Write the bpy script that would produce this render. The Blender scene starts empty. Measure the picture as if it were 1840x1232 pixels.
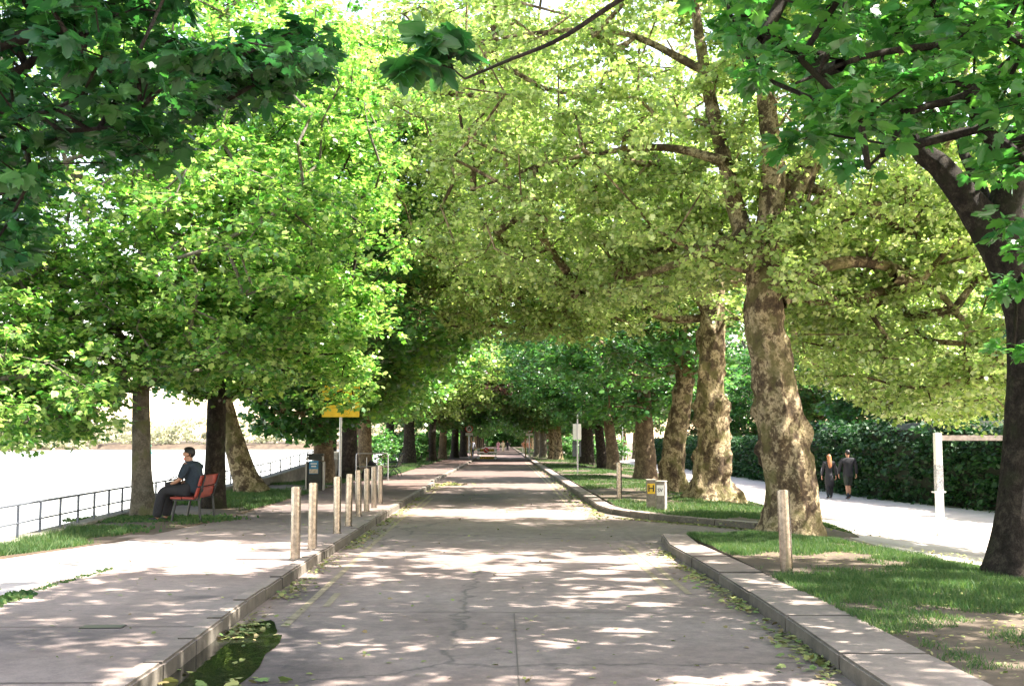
import bpy, bmesh, math, random
import numpy as np
from mathutils import Vector, Matrix

S = bpy.context.scene
COL = S.collection
R = math.radians
rad = math.radians

# ------------------------------------------------------------------ camera
F, PITCH, YAW, CAMZ = 2044.0, 4.95, 0.42, 1.62
cd = bpy.data.cameras.new('camera'); cam = bpy.data.objects.new('camera', cd); COL.objects.link(cam)
cd.sensor_width = 36.0; cd.lens = 36.0 * F / 1840.0; cd.clip_start = 0.1; cd.clip_end = 3000
cam.location = (0, 0, CAMZ); cam.rotation_euler = (rad(90 + PITCH), 0, -rad(YAW))
S.camera = cam

# ------------------------------------------------------------------ light
SUN_EL = 52.0
SAZ = math.atan2(1.0, -0.06)            # clockwise from +Y
SD = np.array([math.sin(SAZ) * math.cos(rad(SUN_EL)), math.cos(SAZ) * math.cos(rad(SUN_EL)), math.sin(rad(SUN_EL))])
W = bpy.data.worlds.new('World'); S.world = W; W.use_nodes = True
nt = W.node_tree; bgn = nt.nodes['Background']
sky = nt.nodes.new('ShaderNodeTexSky'); sky.sky_type = 'NISHITA'; sky.sun_disc = False
sky.sun_elevation = rad(SUN_EL); sky.sun_rotation = SAZ
sky.air_density = 1.0; sky.dust_density = 1.0; sky.ozone_density = 1.0
tint = nt.nodes.new('ShaderNodeMix'); tint.data_type = 'RGBA'; tint.blend_type = 'MULTIPLY'; tint.inputs[0].default_value = 1.0
tint.inputs[7].default_value = (1.3, 1.0, .80, 1); nt.links.new(sky.outputs[0], tint.inputs[6]); nt.links.new(tint.outputs[2], bgn.inputs[0]); bgn.inputs[1].default_value = 0.15
ld = bpy.data.lights.new('sun', 'SUN'); ld.energy = 4.8; ld.angle = rad(0.55); ld.color = (1.0, 0.94, 0.84)
sun = bpy.data.objects.new('sun', ld); COL.objects.link(sun)
sun.rotation_euler = Vector(SD).to_track_quat('Z', 'Y').to_euler()
S.view_settings.view_transform = 'Standard'; S.view_settings.look = 'None'
S.view_settings.exposure = 2.62; S.view_settings.gamma = 1.0
S.render.engine = 'CYCLES'
cy = S.cycles
cy.max_bounces = 5; cy.diffuse_bounces = 3; cy.glossy_bounces = 2; cy.transmission_bounces = 5
cy.transparent_max_bounces = 6; cy.caustics_reflective = False; cy.caustics_refractive = False
cy.use_denoising = True
cy.sample_clamp_indirect = 6.0
try: cy.denoiser = 'OPENIMAGEDENOISE'
except Exception: pass

# ------------------------------------------------------------------ pixel -> world (photo pixels, 1840 wide)
def ray(px, py):
    p = rad(PITCH); u = (px - 920) / F; v = (616 - py) / F
    y = math.cos(p) - v * math.sin(p); z = math.sin(p) + v * math.cos(p); a = rad(YAW)
    return Vector((u * math.cos(a) + y * math.sin(a), y * math.cos(a) - u * math.sin(a), z))
def base(x):
    t = min(1.0, max(0.0, (x - 4.5) / 5.0)); return -0.47 * t * t * (3 - 2 * t)
def G(px, py, z=0.0):
    r = ray(px, py); t = (z - CAMZ) / r.z; return Vector((r.x * t, r.y * t, z))
def GT(px, py, dz=0.0):                 # hit of the right-hand slope
    z = 0.0
    for _ in range(30):
        g = G(px, py, z + dz); z = 0.5 * z + 0.5 * base(g.x)
    return Vector((g.x, g.y, base(g.x) + dz))
def P(px, py, d):                       # point at distance d ahead
    r = ray(px, py); t = d / r.y; return Vector((r.x * t, d, CAMZ + r.z * t))

# ------------------------------------------------------------------ numpy value noise
_pr = np.random.RandomState(7).rand(4096)
def _h(i, j, k):
    return _pr[((i * 73856093) ^ (j * 19349663) ^ (k * 83492791)) & 4095]
def vn(x, y, z=0.0):
    x = np.asarray(x, float); y = np.asarray(y, float); z = np.asarray(z, float) + 0 * x
    i = np.floor(x).astype(np.int64); j = np.floor(y).astype(np.int64); k = np.floor(z).astype(np.int64)
    a = x - i; b = y - j; c = z - k
    a = a * a * (3 - 2 * a); b = b * b * (3 - 2 * b); c = c * c * (3 - 2 * c)
    r = 0
    for di in (0, 1):
        for dj in (0, 1):
            for dk in (0, 1):
                w = (a if di else 1 - a) * (b if dj else 1 - b) * (c if dk else 1 - c)
                r = r + w * _h(i + di, j + dj, k + dk)
    return r
def fbm(x, y, z=0.0, o=3):
    s = 0; a = 0.5; t = 0
    for q in range(o):
        s = s + a * vn(np.asarray(x) * 2**q + 17 * q, np.asarray(y) * 2**q, np.asarray(z) * 2**q); t += a; a *= .5
    return s / t

# ------------------------------------------------------------------ materials
def mat(name):
    m = bpy.data.materials.new(name); m.use_nodes = True
    n = m.node_tree.nodes; l = m.node_tree.links
    return m, n, l, n['Principled BSDF'], n['Material Output']
def ramp(n, stops, inp, l):
    r = n.new('ShaderNodeValToRGB'); e = r.color_ramp.elements
    while len(e) < len(stops): e.new(0.5)
    for q, (p, c) in enumerate(stops):
        e[q].position = p; e[q].color = (c[0], c[1], c[2], 1)
    l.new(inp, r.inputs[0]); return r.outputs[0]
def tex(n, l, scale, det=4, rough=.6, vec=None, kind='noise', dist=0):
    t = n.new('ShaderNodeTexNoise' if kind == 'noise' else 'ShaderNodeTexVoronoi')
    t.inputs['Scale'].default_value = scale
    if kind == 'noise':
        t.inputs['Detail'].default_value = det; t.inputs['Roughness'].default_value = rough; t.inputs['Distortion'].default_value = dist
    if vec is None:
        g = n.new('ShaderNodeNewGeometry'); vec = g.outputs['Position']
    l.new(vec, t.inputs['Vector']); return t
def mixc(n, l, f, a, b, mode='MIX'):
    m = n.new('ShaderNodeMix'); m.data_type = 'RGBA'; m.blend_type = mode
    for s, v in ((m.inputs[0], f), (m.inputs[6], a), (m.inputs[7], b)):
        if isinstance(v, (int, float)): s.default_value = v
        elif isinstance(v, tuple): s.default_value = (v[0], v[1], v[2], 1)
        else: l.new(v, s)
    return m.outputs[2]
def bump(n, l, h, b, st=.4, d=.02):
    bn = n.new('ShaderNodeBump'); bn.inputs['Strength'].default_value = st; bn.inputs['Distance'].default_value = d
    l.new(h, bn.inputs['Height']); l.new(bn.outputs[0], b.inputs['Normal'])
def simple(name, c, rough=.6, metal=0.0, var=.25, scale=12, spec=.5, bmp=0.0):
    m, n, l, b, o = mat(name)
    t = tex(n, l, scale)
    lo = tuple(v * (1 - var) for v in c); hi = tuple(min(1, v * (1 + var)) for v in c)
    l.new(ramp(n, [(.3, lo), (.7, hi)], t.outputs[0], l), b.inputs['Base Color'])
    b.inputs['Roughness'].default_value = rough; b.inputs['Metallic'].default_value = metal
    b.inputs['Specular IOR Level'].default_value = spec
    if bmp: bump(n, l, t.outputs[0], b, bmp, .01)
    return m
def leafmat(name, cols, trans, tw=.5, rough=.36, spec=.7):
    m, n, l, b, o = mat(name)
    g = n.new('ShaderNodeNewGeometry')
    c = ramp(n, [(q / (len(cols) - 1) if len(cols) > 1 else 0, cc) for q, cc in enumerate(cols)], g.outputs['Random Per Island'], l)
    big = tex(n, l, .35, 2)
    c2 = mixc(n, l, .45, c, ramp(n, [(.35, (.75, .8, .7)), (.65, (1.25, 1.2, 1.1))], big.outputs[0], l), 'MULTIPLY')
    l.new(c2, b.inputs['Base Color']); b.inputs['Roughness'].default_value = rough
    b.inputs['Specular IOR Level'].default_value = spec
    t = n.new('ShaderNodeBsdfTranslucent'); tc = mixc(n, l, 1.0, c2, trans, 'MULTIPLY'); l.new(tc, t.inputs[0])
    x = n.new('ShaderNodeMixShader'); x.inputs[0].default_value = tw
    l.new(b.outputs[0], x.inputs[1]); l.new(t.outputs[0], x.inputs[2]); l.new(x.outputs[0], o.inputs[0])
    return m
M = {}
M['leaf_lime'] = leafmat('lime leaves', [(.04, .13, .03), (.105, .245, .04), (.40, .49, .17), (.05, .165, .034)], (1.8, 2.15, 1.15), .40)
M['leaf_plane'] = leafmat('plane leaves', [(.11, .18, .05), (.25, .34, .10), (.54, .58, .28), (.16, .25, .06), (.31, .33, .16)], (1.75, 2.05, 1.1), .38)
M['leaf_deep'] = leafmat('deep green leaves', [(.03, .11, .04), (.055, .16, .045), (.11, .24, .06), (.05, .14, .04)], (2.0, 2.2, 1.2), .36)
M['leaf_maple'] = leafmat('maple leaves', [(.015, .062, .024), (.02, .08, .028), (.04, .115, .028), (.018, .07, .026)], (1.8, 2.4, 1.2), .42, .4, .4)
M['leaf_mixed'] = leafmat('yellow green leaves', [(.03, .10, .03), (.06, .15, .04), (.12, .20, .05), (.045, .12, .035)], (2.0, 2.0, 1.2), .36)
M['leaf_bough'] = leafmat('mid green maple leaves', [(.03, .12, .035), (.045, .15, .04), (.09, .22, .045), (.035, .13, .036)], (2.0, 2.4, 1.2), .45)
M['leaf_lightened'] = leafmat('lightened green leaves', [(.05, .15, .04), (.09, .22, .05), (.22, .34, .09), (.06, .17, .045)], (2.0, 2.2, 1.2), .42)  # lighter green painted in where the right-hand crowns block the sun
M['leaf_hazed'] = leafmat('haze-paled leaves', [(.30, .32, .20), (.38, .36, .27), (.34, .38, .22)], (1.2, 1.2, 1.1), .4)  # haze and glare over the river put into a pale leaf colour
M['leaf_copper'] = leafmat('copper leaves', [(.05, .02, .025), (.08, .035, .03), (.05, .05, .03)], (1.8, 1.2, 1.2), .3)
M['leaf_ivy'] = leafmat('hedge leaves', [(.012, .04, .018), (.02, .06, .022), (.04, .095, .03)], (1.4, 1.8, 1.0), .25, .55, .3)
M['leaf_litter'] = leafmat('fallen leaves', [(.30, .30, .08), (.16, .20, .05), (.22, .15, .07), (.12, .22, .05), (.35, .33, .12)], (1, 1, 1), .15, .7)
M['grass'] = leafmat('grass blades', [(.03, .08, .025), (.045, .105, .03), (.11, .145, .055), (.035, .09, .028)], (1.5, 1.7, 1.0), .35, .6, .3)

def bark(name, cols, scale, bst=.6, moss=None):
    m, n, l, b, o = mat(name)
    tc = n.new('ShaderNodeTexCoord'); mp = n.new('ShaderNodeMapping'); mp.inputs['Scale'].default_value = (1, 1, .85)
    l.new(tc.outputs['Object'], mp.inputs[0])
    a = tex(n, l, scale, 9, .74, mp.outputs[0], dist=.25); f = tex(n, l, scale * 6, 6, .8, mp.outputs[0])
    c = ramp(n, cols, a.outputs[0], l)
    c = mixc(n, l, .8, c, ramp(n, [(.34, (.35, .33, .3)), (.62, (1.35, 1.32, 1.28))], f.outputs[0], l), 'MULTIPLY')
    if moss:
        mo = tex(n, l, 2.2, 4, .6, mp.outputs[0])
        c = mixc(n, l, ramp(n, [(.52, (0, 0, 0)), (.62, (.8, .8, .8))], mo.outputs[0], l), c, moss)
    l.new(c, b.inputs['Base Color']); b.inputs['Roughness'].default_value = .85; b.inputs['Specular IOR Level'].default_value = .2
    ad = n.new('ShaderNodeMath'); ad.operation = 'ADD'; l.new(a.outputs[0], ad.inputs[0]); l.new(f.outputs[0], ad.inputs[1])
    bump(n, l, ad.outputs[0], b, bst, .06)
    return m
M['bark_plane'] = bark('plane bark', [(.36, (.045, .032, .023)), (.45, (.10, .072, .045)), (.50, (.16, .12, .07)), (.525, (.40, .33, .21)), (.585, (.36, .29, .17)), (.605, (.15, .115, .06))], 3.8, .8, (.12, .11, .04))
M['bark_grey'] = bark('grey bark', [(.35, (.09, .08, .065)), (.5, (.16, .145, .12)), (.65, (.24, .22, .19))], 7, .6, (.13, .14, .06))
M['bark_dark'] = bark('dark bark', [(.35, (.014, .011, .009)), (.5, (.036, .029, .023)), (.62, (.085, .07, .055))], 9, 1.0, (.03, .035, .015))
M['bark_brown'] = bark('brown bark', [(.35, (.07, .05, .035)), (.5, (.13, .095, .06)), (.62, (.26, .20, .12)), (.7, (.15, .11, .07))], 5, .7)

def paving(name, c0, c1, spk=.35, big=.45, crack=0.0, wet=None, far=None, rough=.85):
    m, n, l, b, o = mat(name)
    a = tex(n, l, .55, 5, .6); f = tex(n, l, 90, 5, .85); mid = tex(n, l, 5, 9, .82)
    c = ramp(n, [(.35, c0), (.65, c1)], a.outputs[0], l)
    c = mixc(n, l, big, c, ramp(n, [(.36, (.5, .5, .5)), (.64, (1.4, 1.38, 1.35))], mid.outputs[0], l), 'MULTIPLY')
    c = mixc(n, l, spk, c, ramp(n, [(.3, (.45, .45, .45)), (.7, (1.5, 1.5, 1.5))], f.outputs[0], l), 'MULTIPLY')
    g = n.new('ShaderNodeNewGeometry')
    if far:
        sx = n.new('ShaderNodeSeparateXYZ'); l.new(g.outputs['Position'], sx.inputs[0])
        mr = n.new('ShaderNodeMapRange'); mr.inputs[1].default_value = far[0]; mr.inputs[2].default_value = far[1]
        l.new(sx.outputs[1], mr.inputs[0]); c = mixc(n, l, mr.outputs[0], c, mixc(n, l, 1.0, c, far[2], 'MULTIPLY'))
    if crack:
        v = n.new('ShaderNodeTexVoronoi'); v.feature = 'DISTANCE_TO_EDGE'; v.inputs['Scale'].default_value = crack
        w = tex(n, l, 2.5, 4); ad = n.new('ShaderNodeVectorMath'); ad.operation = 'ADD'
        sc = n.new('ShaderNodeVectorMath'); sc.operation = 'SCALE'; sc.inputs['Scale'].default_value = .5
        l.new(w.outputs['Color'], sc.inputs[0]); l.new(g.outputs['Position'], ad.inputs[0]); l.new(sc.outputs[0], ad.inputs[1])
        l.new(ad.outputs[0], v.inputs['Vector'])
        c = mixc(n, l, ramp(n, [(0, (.6, .6, .6)), (.008, (0, 0, 0))], v.outputs[0], l), c, (.03, .03, .027))
    b.inputs['Roughness'].default_value = rough
    if wet:
        for (wx, wy, wr, ws) in wet:
            vm = n.new('ShaderNodeVectorMath'); vm.operation = 'DISTANCE'
            mp = n.new('ShaderNodeMapping'); mp.inputs['Scale'].default_value = (1, ws, 0); l.new(g.outputs['Position'], mp.inputs[0])
            vm.inputs[1].default_value = (wx, wy * ws, 0); l.new(mp.outputs[0], vm.inputs[0])
            ad = n.new('ShaderNodeMath'); ad.operation = 'MULTIPLY_ADD'; l.new(mid.outputs[0], ad.inputs[0]); ad.inputs[1].default_value = .9 * wr
            l.new(vm.outputs['Value'], ad.inputs[2])
            mk = n.new('ShaderNodeMapRange'); mk.inputs[1].default_value = wr * .85; mk.inputs[2].default_value = wr * 1.65
            mk.inputs[3].default_value = .75; mk.inputs[4].default_value = 0; l.new(ad.outputs[0], mk.inputs[0])
            c = mixc(n, l, mk.outputs[0], c, mixc(n, l, 1.0, c, (.32, .33, .38), 'MULTIPLY'))
    l.new(c, b.inputs['Base Color'])
    bump(n, l, f.outputs[0], b, .35, .004)
    return m
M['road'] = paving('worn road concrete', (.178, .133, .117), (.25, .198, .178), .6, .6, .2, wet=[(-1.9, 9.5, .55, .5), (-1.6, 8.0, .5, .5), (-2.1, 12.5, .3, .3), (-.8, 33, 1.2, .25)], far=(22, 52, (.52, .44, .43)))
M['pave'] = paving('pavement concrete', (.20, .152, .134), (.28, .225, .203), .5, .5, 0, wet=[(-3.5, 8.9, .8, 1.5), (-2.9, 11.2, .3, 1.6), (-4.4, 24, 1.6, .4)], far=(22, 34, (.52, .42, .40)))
M['kerb'] = paving('kerb stone', (.19, .15, .13), (.28, .23, .20), .3, .55)
M['kerb_face'] = paving('darker kerb face', (.055, .048, .038), (.15, .13, .105), .35, .8)  # darker, blotched tone for the upright faces of every kerb
M['gravel'] = paving('pale gravel', (.38, .34, .32), (.50, .46, .44), .45, .3)
M['soil'] = paving('soil', (.055, .038, .026), (.11, .08, .052), .5, .6)
M['stone'] = paving('quay stone', (.12, .11, .09), (.26, .24, .2), .3, .7)
M['steel'] = simple('brushed steel', (.36, .325, .28), .24, 1.0, .35, 22)
M['galv'] = simple('galvanised steel', (.42, .42, .42), .45, .9, .2, 40)
M['black_metal'] = simple('black painted metal', (.016, .018, .02), .4, 0, .3, 30)
M['rail_paint'] = simple('grey blue railing paint', (.09, .10, .12), .5, .2, .35, 30)
M['red_paint'] = simple('red painted slats', (.28, .028, .014), .45, 0, .25, 9)
M['joint'] = simple('sealed joint', (.11, .088, .075), .8, 0, .4, 30)
M['white_paint'] = simple('white paint', (.8, .79, .76), .5, 0, .08, 6)
M['shaded_paint'] = simple('shaded pinkish paint', (.34, .28, .25), .7, 0, .4, 9)  # crossbar's shade under the leaves put into a darker paint
M['yellow'] = simple('yellow sign paint', (.75, .50, .03), .45, 0, .12, 6)
M['black'] = simple('black lettering', (.012, .012, .012), .5)
M['blue'] = simple('blue poster', (.05, .25, .5), .4, 0, .35, 14)
M['sand'] = simple('sand picture', (.55, .45, .35), .5, 0, .4, 25)
M['red'] = simple('red sign paint', (.6, .03, .03), .45)
M['orange'] = simple('orange red plastic', (.75, .13, .04), .5)
M['concrete'] = simple('marker concrete', (.22, .20, .175), .85, 0, .35, 14, .2, .3)
M['pale_concrete'] = simple('pale weathered concrete', (.5, .46, .38), .85, 0, .4, 9, .2, .3)
M['bin'] = simple('black bin plastic', (.012, .02, .022), .42, 0, .4, 8)
M['skin'] = simple('skin', (.42, .22, .14), .55, 0, .08, 8)
M['hair'] = simple('black hair', (.012, .009, .008), .6)
M['ginger'] = simple('ginger hair', (.33, .13, .05), .55, 0, .4, 60)
M['navy'] = simple('navy cotton', (.018, .030, .045), .85, 0, .2, 30)
M['charcoal'] = simple('charcoal cloth', (.018, .018, .022), .85, 0, .25, 30)
M['olive'] = simple('dark olive cloth', (.03, .035, .028), .85)
M['grey_cloth'] = simple('grey cloth', (.30, .31, .36), .8)
M['pink_cloth'] = simple('pink cloth', (.6, .3, .38), .8)
M['cream_cloth'] = simple('cream cloth', (.55, .5, .33), .8)
M['rust_cloth'] = simple('rust cloth', (.5, .2, .09), .8)
M['glass'] = simple('car glass', (.02, .025, .03), .1)
M['car'] = simple('silver car paint', (.6, .62, .65), .3, .3)
M['paint_line'] = paving('faded yellow line', (.20, .165, .11), (.30, .25, .16), .4, .8)
M['graffiti'] = None
def graff():
    m, n, l, b, o = mat('scribbled grey band')
    a = tex(n, l, 18, 3, .6, dist=2.5)
    l.new(ramp(n, [(.44, (.62, .6, .57)), (.48, (.05, .06, .12)), (.53, (.05, .06, .12)), (.57, (.6, .58, .56))], a.outputs[0], l), b.inputs['Base Color'])
    return m
M['graffiti'] = graff()
def water(name, col, rough, wav, st):
    m, n, l, b, o = mat(name)
    b.inputs['Base Color'].default_value = (*col, 1); b.inputs['Roughness'].default_value = rough
    b.inputs['IOR'].default_value = 1.33; b.inputs['Specular IOR Level'].default_value = .8
    mp = n.new('ShaderNodeMapping'); g = n.new('ShaderNodeNewGeometry'); l.new(g.outputs['Position'], mp.inputs[0]); mp.inputs['Scale'].default_value = (1, .4, 1)
    t = tex(n, l, wav, 4, .6, mp.outputs[0]); bump(n, l, t.outputs[0], b, st, .05); return m
M['water'] = water('river water', (.30, .31, .30), .22, 3.0, .5)
M['puddle'] = water('puddle water', (.012, .014, .010), .03, 6, .05)

# ------------------------------------------------------------------ object helpers
def tag(o, label=None, cat=None, group=None, kind=None):
    if label: o['label'] = label
    if cat: o['category'] = cat
    if group: o['group'] = group
    if kind: o['kind'] = kind
    return o
def link(name, me, m=None, parent=None):
    o = bpy.data.objects.new(name, me); COL.objects.link(o)
    if m is not None and not me.materials: me.materials.append(M[m] if isinstance(m, str) else m)
    if parent: o.parent = parent
    return o
def empty(name, loc, rz=0, label=None, cat=None, group=None):
    o = bpy.data.objects.new(name, None); COL.objects.link(o); o.location = loc; o.rotation_euler = (0, 0, rz)
    o.empty_display_size = .2
    return tag(o, label, cat, group)
def npmesh(name, V, faces, smooth=True):
    """faces: list of (k-array) index arrays"""
    me = bpy.data.meshes.new(name); V = np.asarray(V, np.float32)
    faces = [np.asarray(f, np.int32) for f in faces if len(f)]
    nl = sum(f.size for f in faces); nf = sum(len(f) for f in faces)
    me.vertices.add(len(V)); me.vertices.foreach_set('co', V.ravel())
    me.loops.add(nl); me.loops.foreach_set('vertex_index', np.concatenate([f.ravel() for f in faces]))
    me.polygons.add(nf)
    tot = np.concatenate([np.full(len(f), f.shape[1], np.int32) for f in faces])
    st = np.concatenate([[0], np.cumsum(tot)[:-1]]).astype(np.int32)
    me.polygons.foreach_set('loop_start', st)
    try: me.polygons.foreach_set('loop_total', tot)
    except Exception: pass
    me.polygons.foreach_set('use_smooth', np.full(nf, smooth))
    me.update(calc_edges=True); return me
class MB:
    def __init__(s): s.b = bmesh.new()
    def _x(s, vs, loc, rot, sc=None):
        m = Matrix.Translation(loc) @ (rot.to_matrix().to_4x4() if hasattr(rot, 'to_matrix') else Matrix.Rotation(rot, 4, 'Z'))
        if sc: m = m @ Matrix.Diagonal((*sc, 1))
        bmesh.ops.transform(s.b, matrix=m, verts=vs)
    def box(s, loc, size, rot=0.0, bev=0.0):
        r = bmesh.ops.create_cube(s.b, size=1.0); vs = r['verts']
        s._x(vs, (0, 0, 0), 0.0, size)
        if bev:
            es = list({e for v in vs for e in v.link_edges})
            rb = bmesh.ops.bevel(s.b, geom=es, offset=bev, segments=2, affect='EDGES'); vs = list({v for f in rb['faces'] for v in f.verts} | {v for v in vs if v.is_valid})
        s._x(vs, loc, rot); return s
    def cyl(s, loc, r0, h, r1=None, seg=20, rot=0.0, bev=0.0):
        r = bmesh.ops.create_cone(s.b, cap_ends=True, segments=seg, radius1=r0, radius2=r0 if r1 is None else r1, depth=h)
        s._x(r['verts'], (0, 0, h / 2), 0.0); vs = r['verts']
        if bev:
            es = [e for e in {e for v in vs for e in v.link_edges} if abs(e.verts[0].co.z - e.verts[1].co.z) < 1e-5]
            rb = bmesh.ops.bevel(s.b, geom=es, offset=bev, segments=2, affect='EDGES'); vs = list({v for f in rb['faces'] for v in f.verts} | {v for v in vs if v.is_valid})
        s._x(vs, loc, rot); return s
    def sph(s, loc, rr, seg=16, rot=0.0):
        r = bmesh.ops.create_uvsphere(s.b, u_segments=seg, v_segments=max(6, seg // 2), radius=1.0)
        s._x(r['verts'], loc, rot, rr if isinstance(rr, tuple) else (rr,) * 3); return s
    def tube(s, pts, r, seg=8):
        V, Fq = tube(np.array([list(p) for p in pts], float), [r] * len(pts) if isinstance(r, (int, float)) else r, seg)
        vs = [s.b.verts.new(v) for v in V]
        for f in Fq: s.b.faces.new([vs[i] for i in f])
        s.b.faces.new(vs[:seg][::-1]); s.b.faces.new(vs[-seg:]); return s
    def prism(s, poly, depth, mtx):
        a = [s.b.verts.new(mtx @ Vector((x, y, 0))) for x, y in poly]; b = [s.b.verts.new(mtx @ Vector((x, y, depth))) for x, y in poly]
        s.b.faces.new(a[::-1]); s.b.faces.new(b); n = len(poly)
        for i in range(n): s.b.faces.new((a[i], a[(i + 1) % n], b[(i + 1) % n], b[i]))
        return s
    def done(s, name, m, parent=None, smooth=False):
        bmesh.ops.recalc_face_normals(s.b, faces=s.b.faces[:])
        me = bpy.data.meshes.new(name); s.b.to_mesh(me); s.b.free()
        if smooth:
            me.polygons.foreach_set('use_smooth', [True] * len(me.polygons))
            try: me.set_sharp_from_angle(angle=rad(40))
            except Exception: pass
        return link(name, me, m, parent)
def text(s, size, loc, rot, m, parent, name='lettering', depth=.002):
    c = bpy.data.curves.new('t', 'FONT'); c.body = s; c.size = size; c.align_x = 'CENTER'; c.align_y = 'CENTER'; c.extrude = depth; c.offset = size * .018
    o = bpy.data.objects.new('t', c); COL.objects.link(o); bpy.context.view_layer.update()
    me = bpy.data.meshes.new_from_object(o.evaluated_get(bpy.context.evaluated_depsgraph_get()))
    bpy.data.objects.remove(o); me.materials.clear()
    q = link(name, me, m, parent); q.location = loc; q.rotation_euler = rot; return q
def smoothpath(p, r, n):
    p = np.array([list(v) for v in p], float); r = np.array(r, float)
    k = len(p); pp = np.vstack([2 * p[0] - p[1], p, 2 * p[-1] - p[-2]]); t = np.linspace(0, k - 1 - 1e-6, n); out = []
    for u in t:
        i = int(u); f = u - i; a, b, c, d = pp[i], pp[i + 1], pp[i + 2], pp[i + 3]
        out.append(.5 * ((2 * b) + (-a + c) * f + (2 * a - 5 * b + 4 * c - d) * f * f + (-a + 3 * b - 3 * c + d) * f ** 3))
    return np.array(out), np.interp(t, range(k), r)
def frames(p):
    t = np.gradient(p, axis=0); t /= np.linalg.norm(t, axis=1)[:, None] + 1e-9
    ref = np.tile([0., 1., 0.], (len(p), 1)); bad = abs(t[:, 1]) > .9; ref[bad] = [1, 0, 0]
    a = np.cross(ref, t); a /= np.linalg.norm(a, axis=1)[:, None] + 1e-9
    return t, a, np.cross(t, a)
def tube(p, r, seg=8, fn=None):
    n = len(p); t, a, b = frames(p); th = np.linspace(0, 2 * np.pi, seg, endpoint=False)
    rr = np.array(r)[:, None] * np.ones((1, seg))
    if fn is not None: rr = fn(p, rr, th)
    V = p[:, None, :] + rr[:, :, None] * (np.cos(th)[None, :, None] * a[:, None, :] + np.sin(th)[None, :, None] * b[:, None, :])
    i = np.arange(n - 1)[:, None] * seg; j = np.arange(seg)[None, :]; j2 = (j + 1) % seg
    Fq = np.stack([i + j, i + j2, i + seg + j2, i + seg + j], -1).reshape(-1, 4)
    return V.reshape(-1, 3), Fq

# ------------------------------------------------------------------ trees
def trunkfn(lump, flare, z0, seed, burl=0.0):
    def fn(p, rr, th):
        c, s_ = np.cos(th)[None, :], np.sin(th)[None, :]
        z = p[:, 2][:, None] + 0 * c; h = z - z0; ph = seed * 1.7
        nz = fbm(c * 1.6 + seed * 9.1 + 5, s_ * 1.6 + 3, z * 1.1, 3) - .5
        fine = fbm(c * 5 + seed, s_ * 5 + 9, z * 5, 2) - .5
        k = 1 + lump * nz * 2 + .10 * fine
        if burl: k = k + burl * np.clip(fbm(c * 2.6 + seed * 3, s_ * 2.6, z * 2.3, 2) - .58, 0, 1) * 4
        root = (.55 + .25 * np.cos(5 * th[None, :] + ph) + .2 * np.cos(3 * th[None, :] + 2 * ph))
        return rr * (k + flare * np.exp(-np.clip(h, 0, 9) / .28) * root)
    return fn
LEAF = {
 'maple': ([(0, 0, 0), (.12, -.08, 0), (.42, .02, -.03), (.36, .16, 0), (.62, .34, -.05), (.46, .40, 0), (.50, .62, -.05), (.28, .50, .03), (.24, .66, .02), (.20, .84, 0), (0, 1.0, -.03), (0, .5, .02)], 11),
 'mid': ([(0, 0, 0), (.38, .08, -.03), (.36, .36, 0), (.50, .58, -.05), (.22, .62, 0), (0, 1.0, -.03)], 6),
 'simple': ([(0, 0, 0), (.42, .25, -.05), (.36, .66, -.05), (0, 1.0, -.04)], 4),
 'tri': ([(0, 0, 0), (.48, .45, -.06), (0, 1.0, -.03)], 3)}
def leafset(P0, D, N, size, kind):
    """P0 positions, D midrib dirs, N normals -> V, faces"""
    tp, _ = LEAF[kind]; tp = np.array(tp); half = tp if kind != 'maple' else tp[:11]
    k = len(half); left = half * [-1, 1, 1]
    T = np.vstack([half, left]); 
    D = D / (np.linalg.norm(D, axis=1)[:, None] + 1e-9); A = np.cross(D, N); A /= np.linalg.norm(A, axis=1)[:, None] + 1e-9; Nn = np.cross(A, D)
    s = size[:, None, None]
    V = P0[:, None, :] + s * (T[None, :, 0:1] * A[:, None, :] + T[None, :, 1:2] * D[:, None, :] + T[None, :, 2:3] * Nn[:, None, :])
    # share the midrib: first and last vertices of the left half are those of the right half
    keep = list(range(k)) + list(range(k + 1, 2 * k - 1)); V = V[:, keep, :]
    m = V.shape[1]; o = (np.arange(len(P0)) * m)[:, None]
    f1 = np.array(range(k))[None, :] + o; f2 = np.array([0] + list(range(k, m)) + [k - 1])[::-1][None, :] + o
    return V.reshape(-1, 3), [np.vstack([f1, f2])] 
def crown_leaves(C, K, size, crad, kind, rng, flat=.35, tilt=.45, T=5, sag=-.12):
    C = np.asarray(C); n = len(C); ang = rng.rand(n, T) * 2 * np.pi; el = sag + .28 * rng.randn(n, T)
    tl = crad * (.6 + .5 * rng.rand(n, T)); d = np.stack([np.cos(ang) * np.cos(el), np.sin(ang) * np.cos(el), np.sin(el)], -1)
    L = max(1, K // T); t = .12 + .88 * rng.rand(n, T, L)
    pos = C[:, None, None, :] + d[:, :, None, :] * (tl[:, :, None] * t)[..., None] + rng.randn(n, T, L, 3) * (.16 * crad) * [1, 1, flat * 1.6]
    dr = d[:, :, None, :] * .6 + rng.randn(n, T, L, 3) * [.7, .7, .25] + [0, 0, -.25]
    nr = rng.randn(n, T, L, 3) * tilt + [0, 0, 1.0]
    pos = pos.reshape(-1, 3); dr = dr.reshape(-1, 3); nr = nr.reshape(-1, 3); sz = size * (.45 + .95 * rng.rand(len(pos)))
    V, Fc = leafset(pos, dr, nr, sz, kind)
    tw0 = np.repeat(C[:, None, :], T, 1).reshape(-1, 3); tw1 = (C[:, None, :] + d * tl[..., None]).reshape(-1, 3)
    return V, Fc, tw0, tw1
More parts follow.
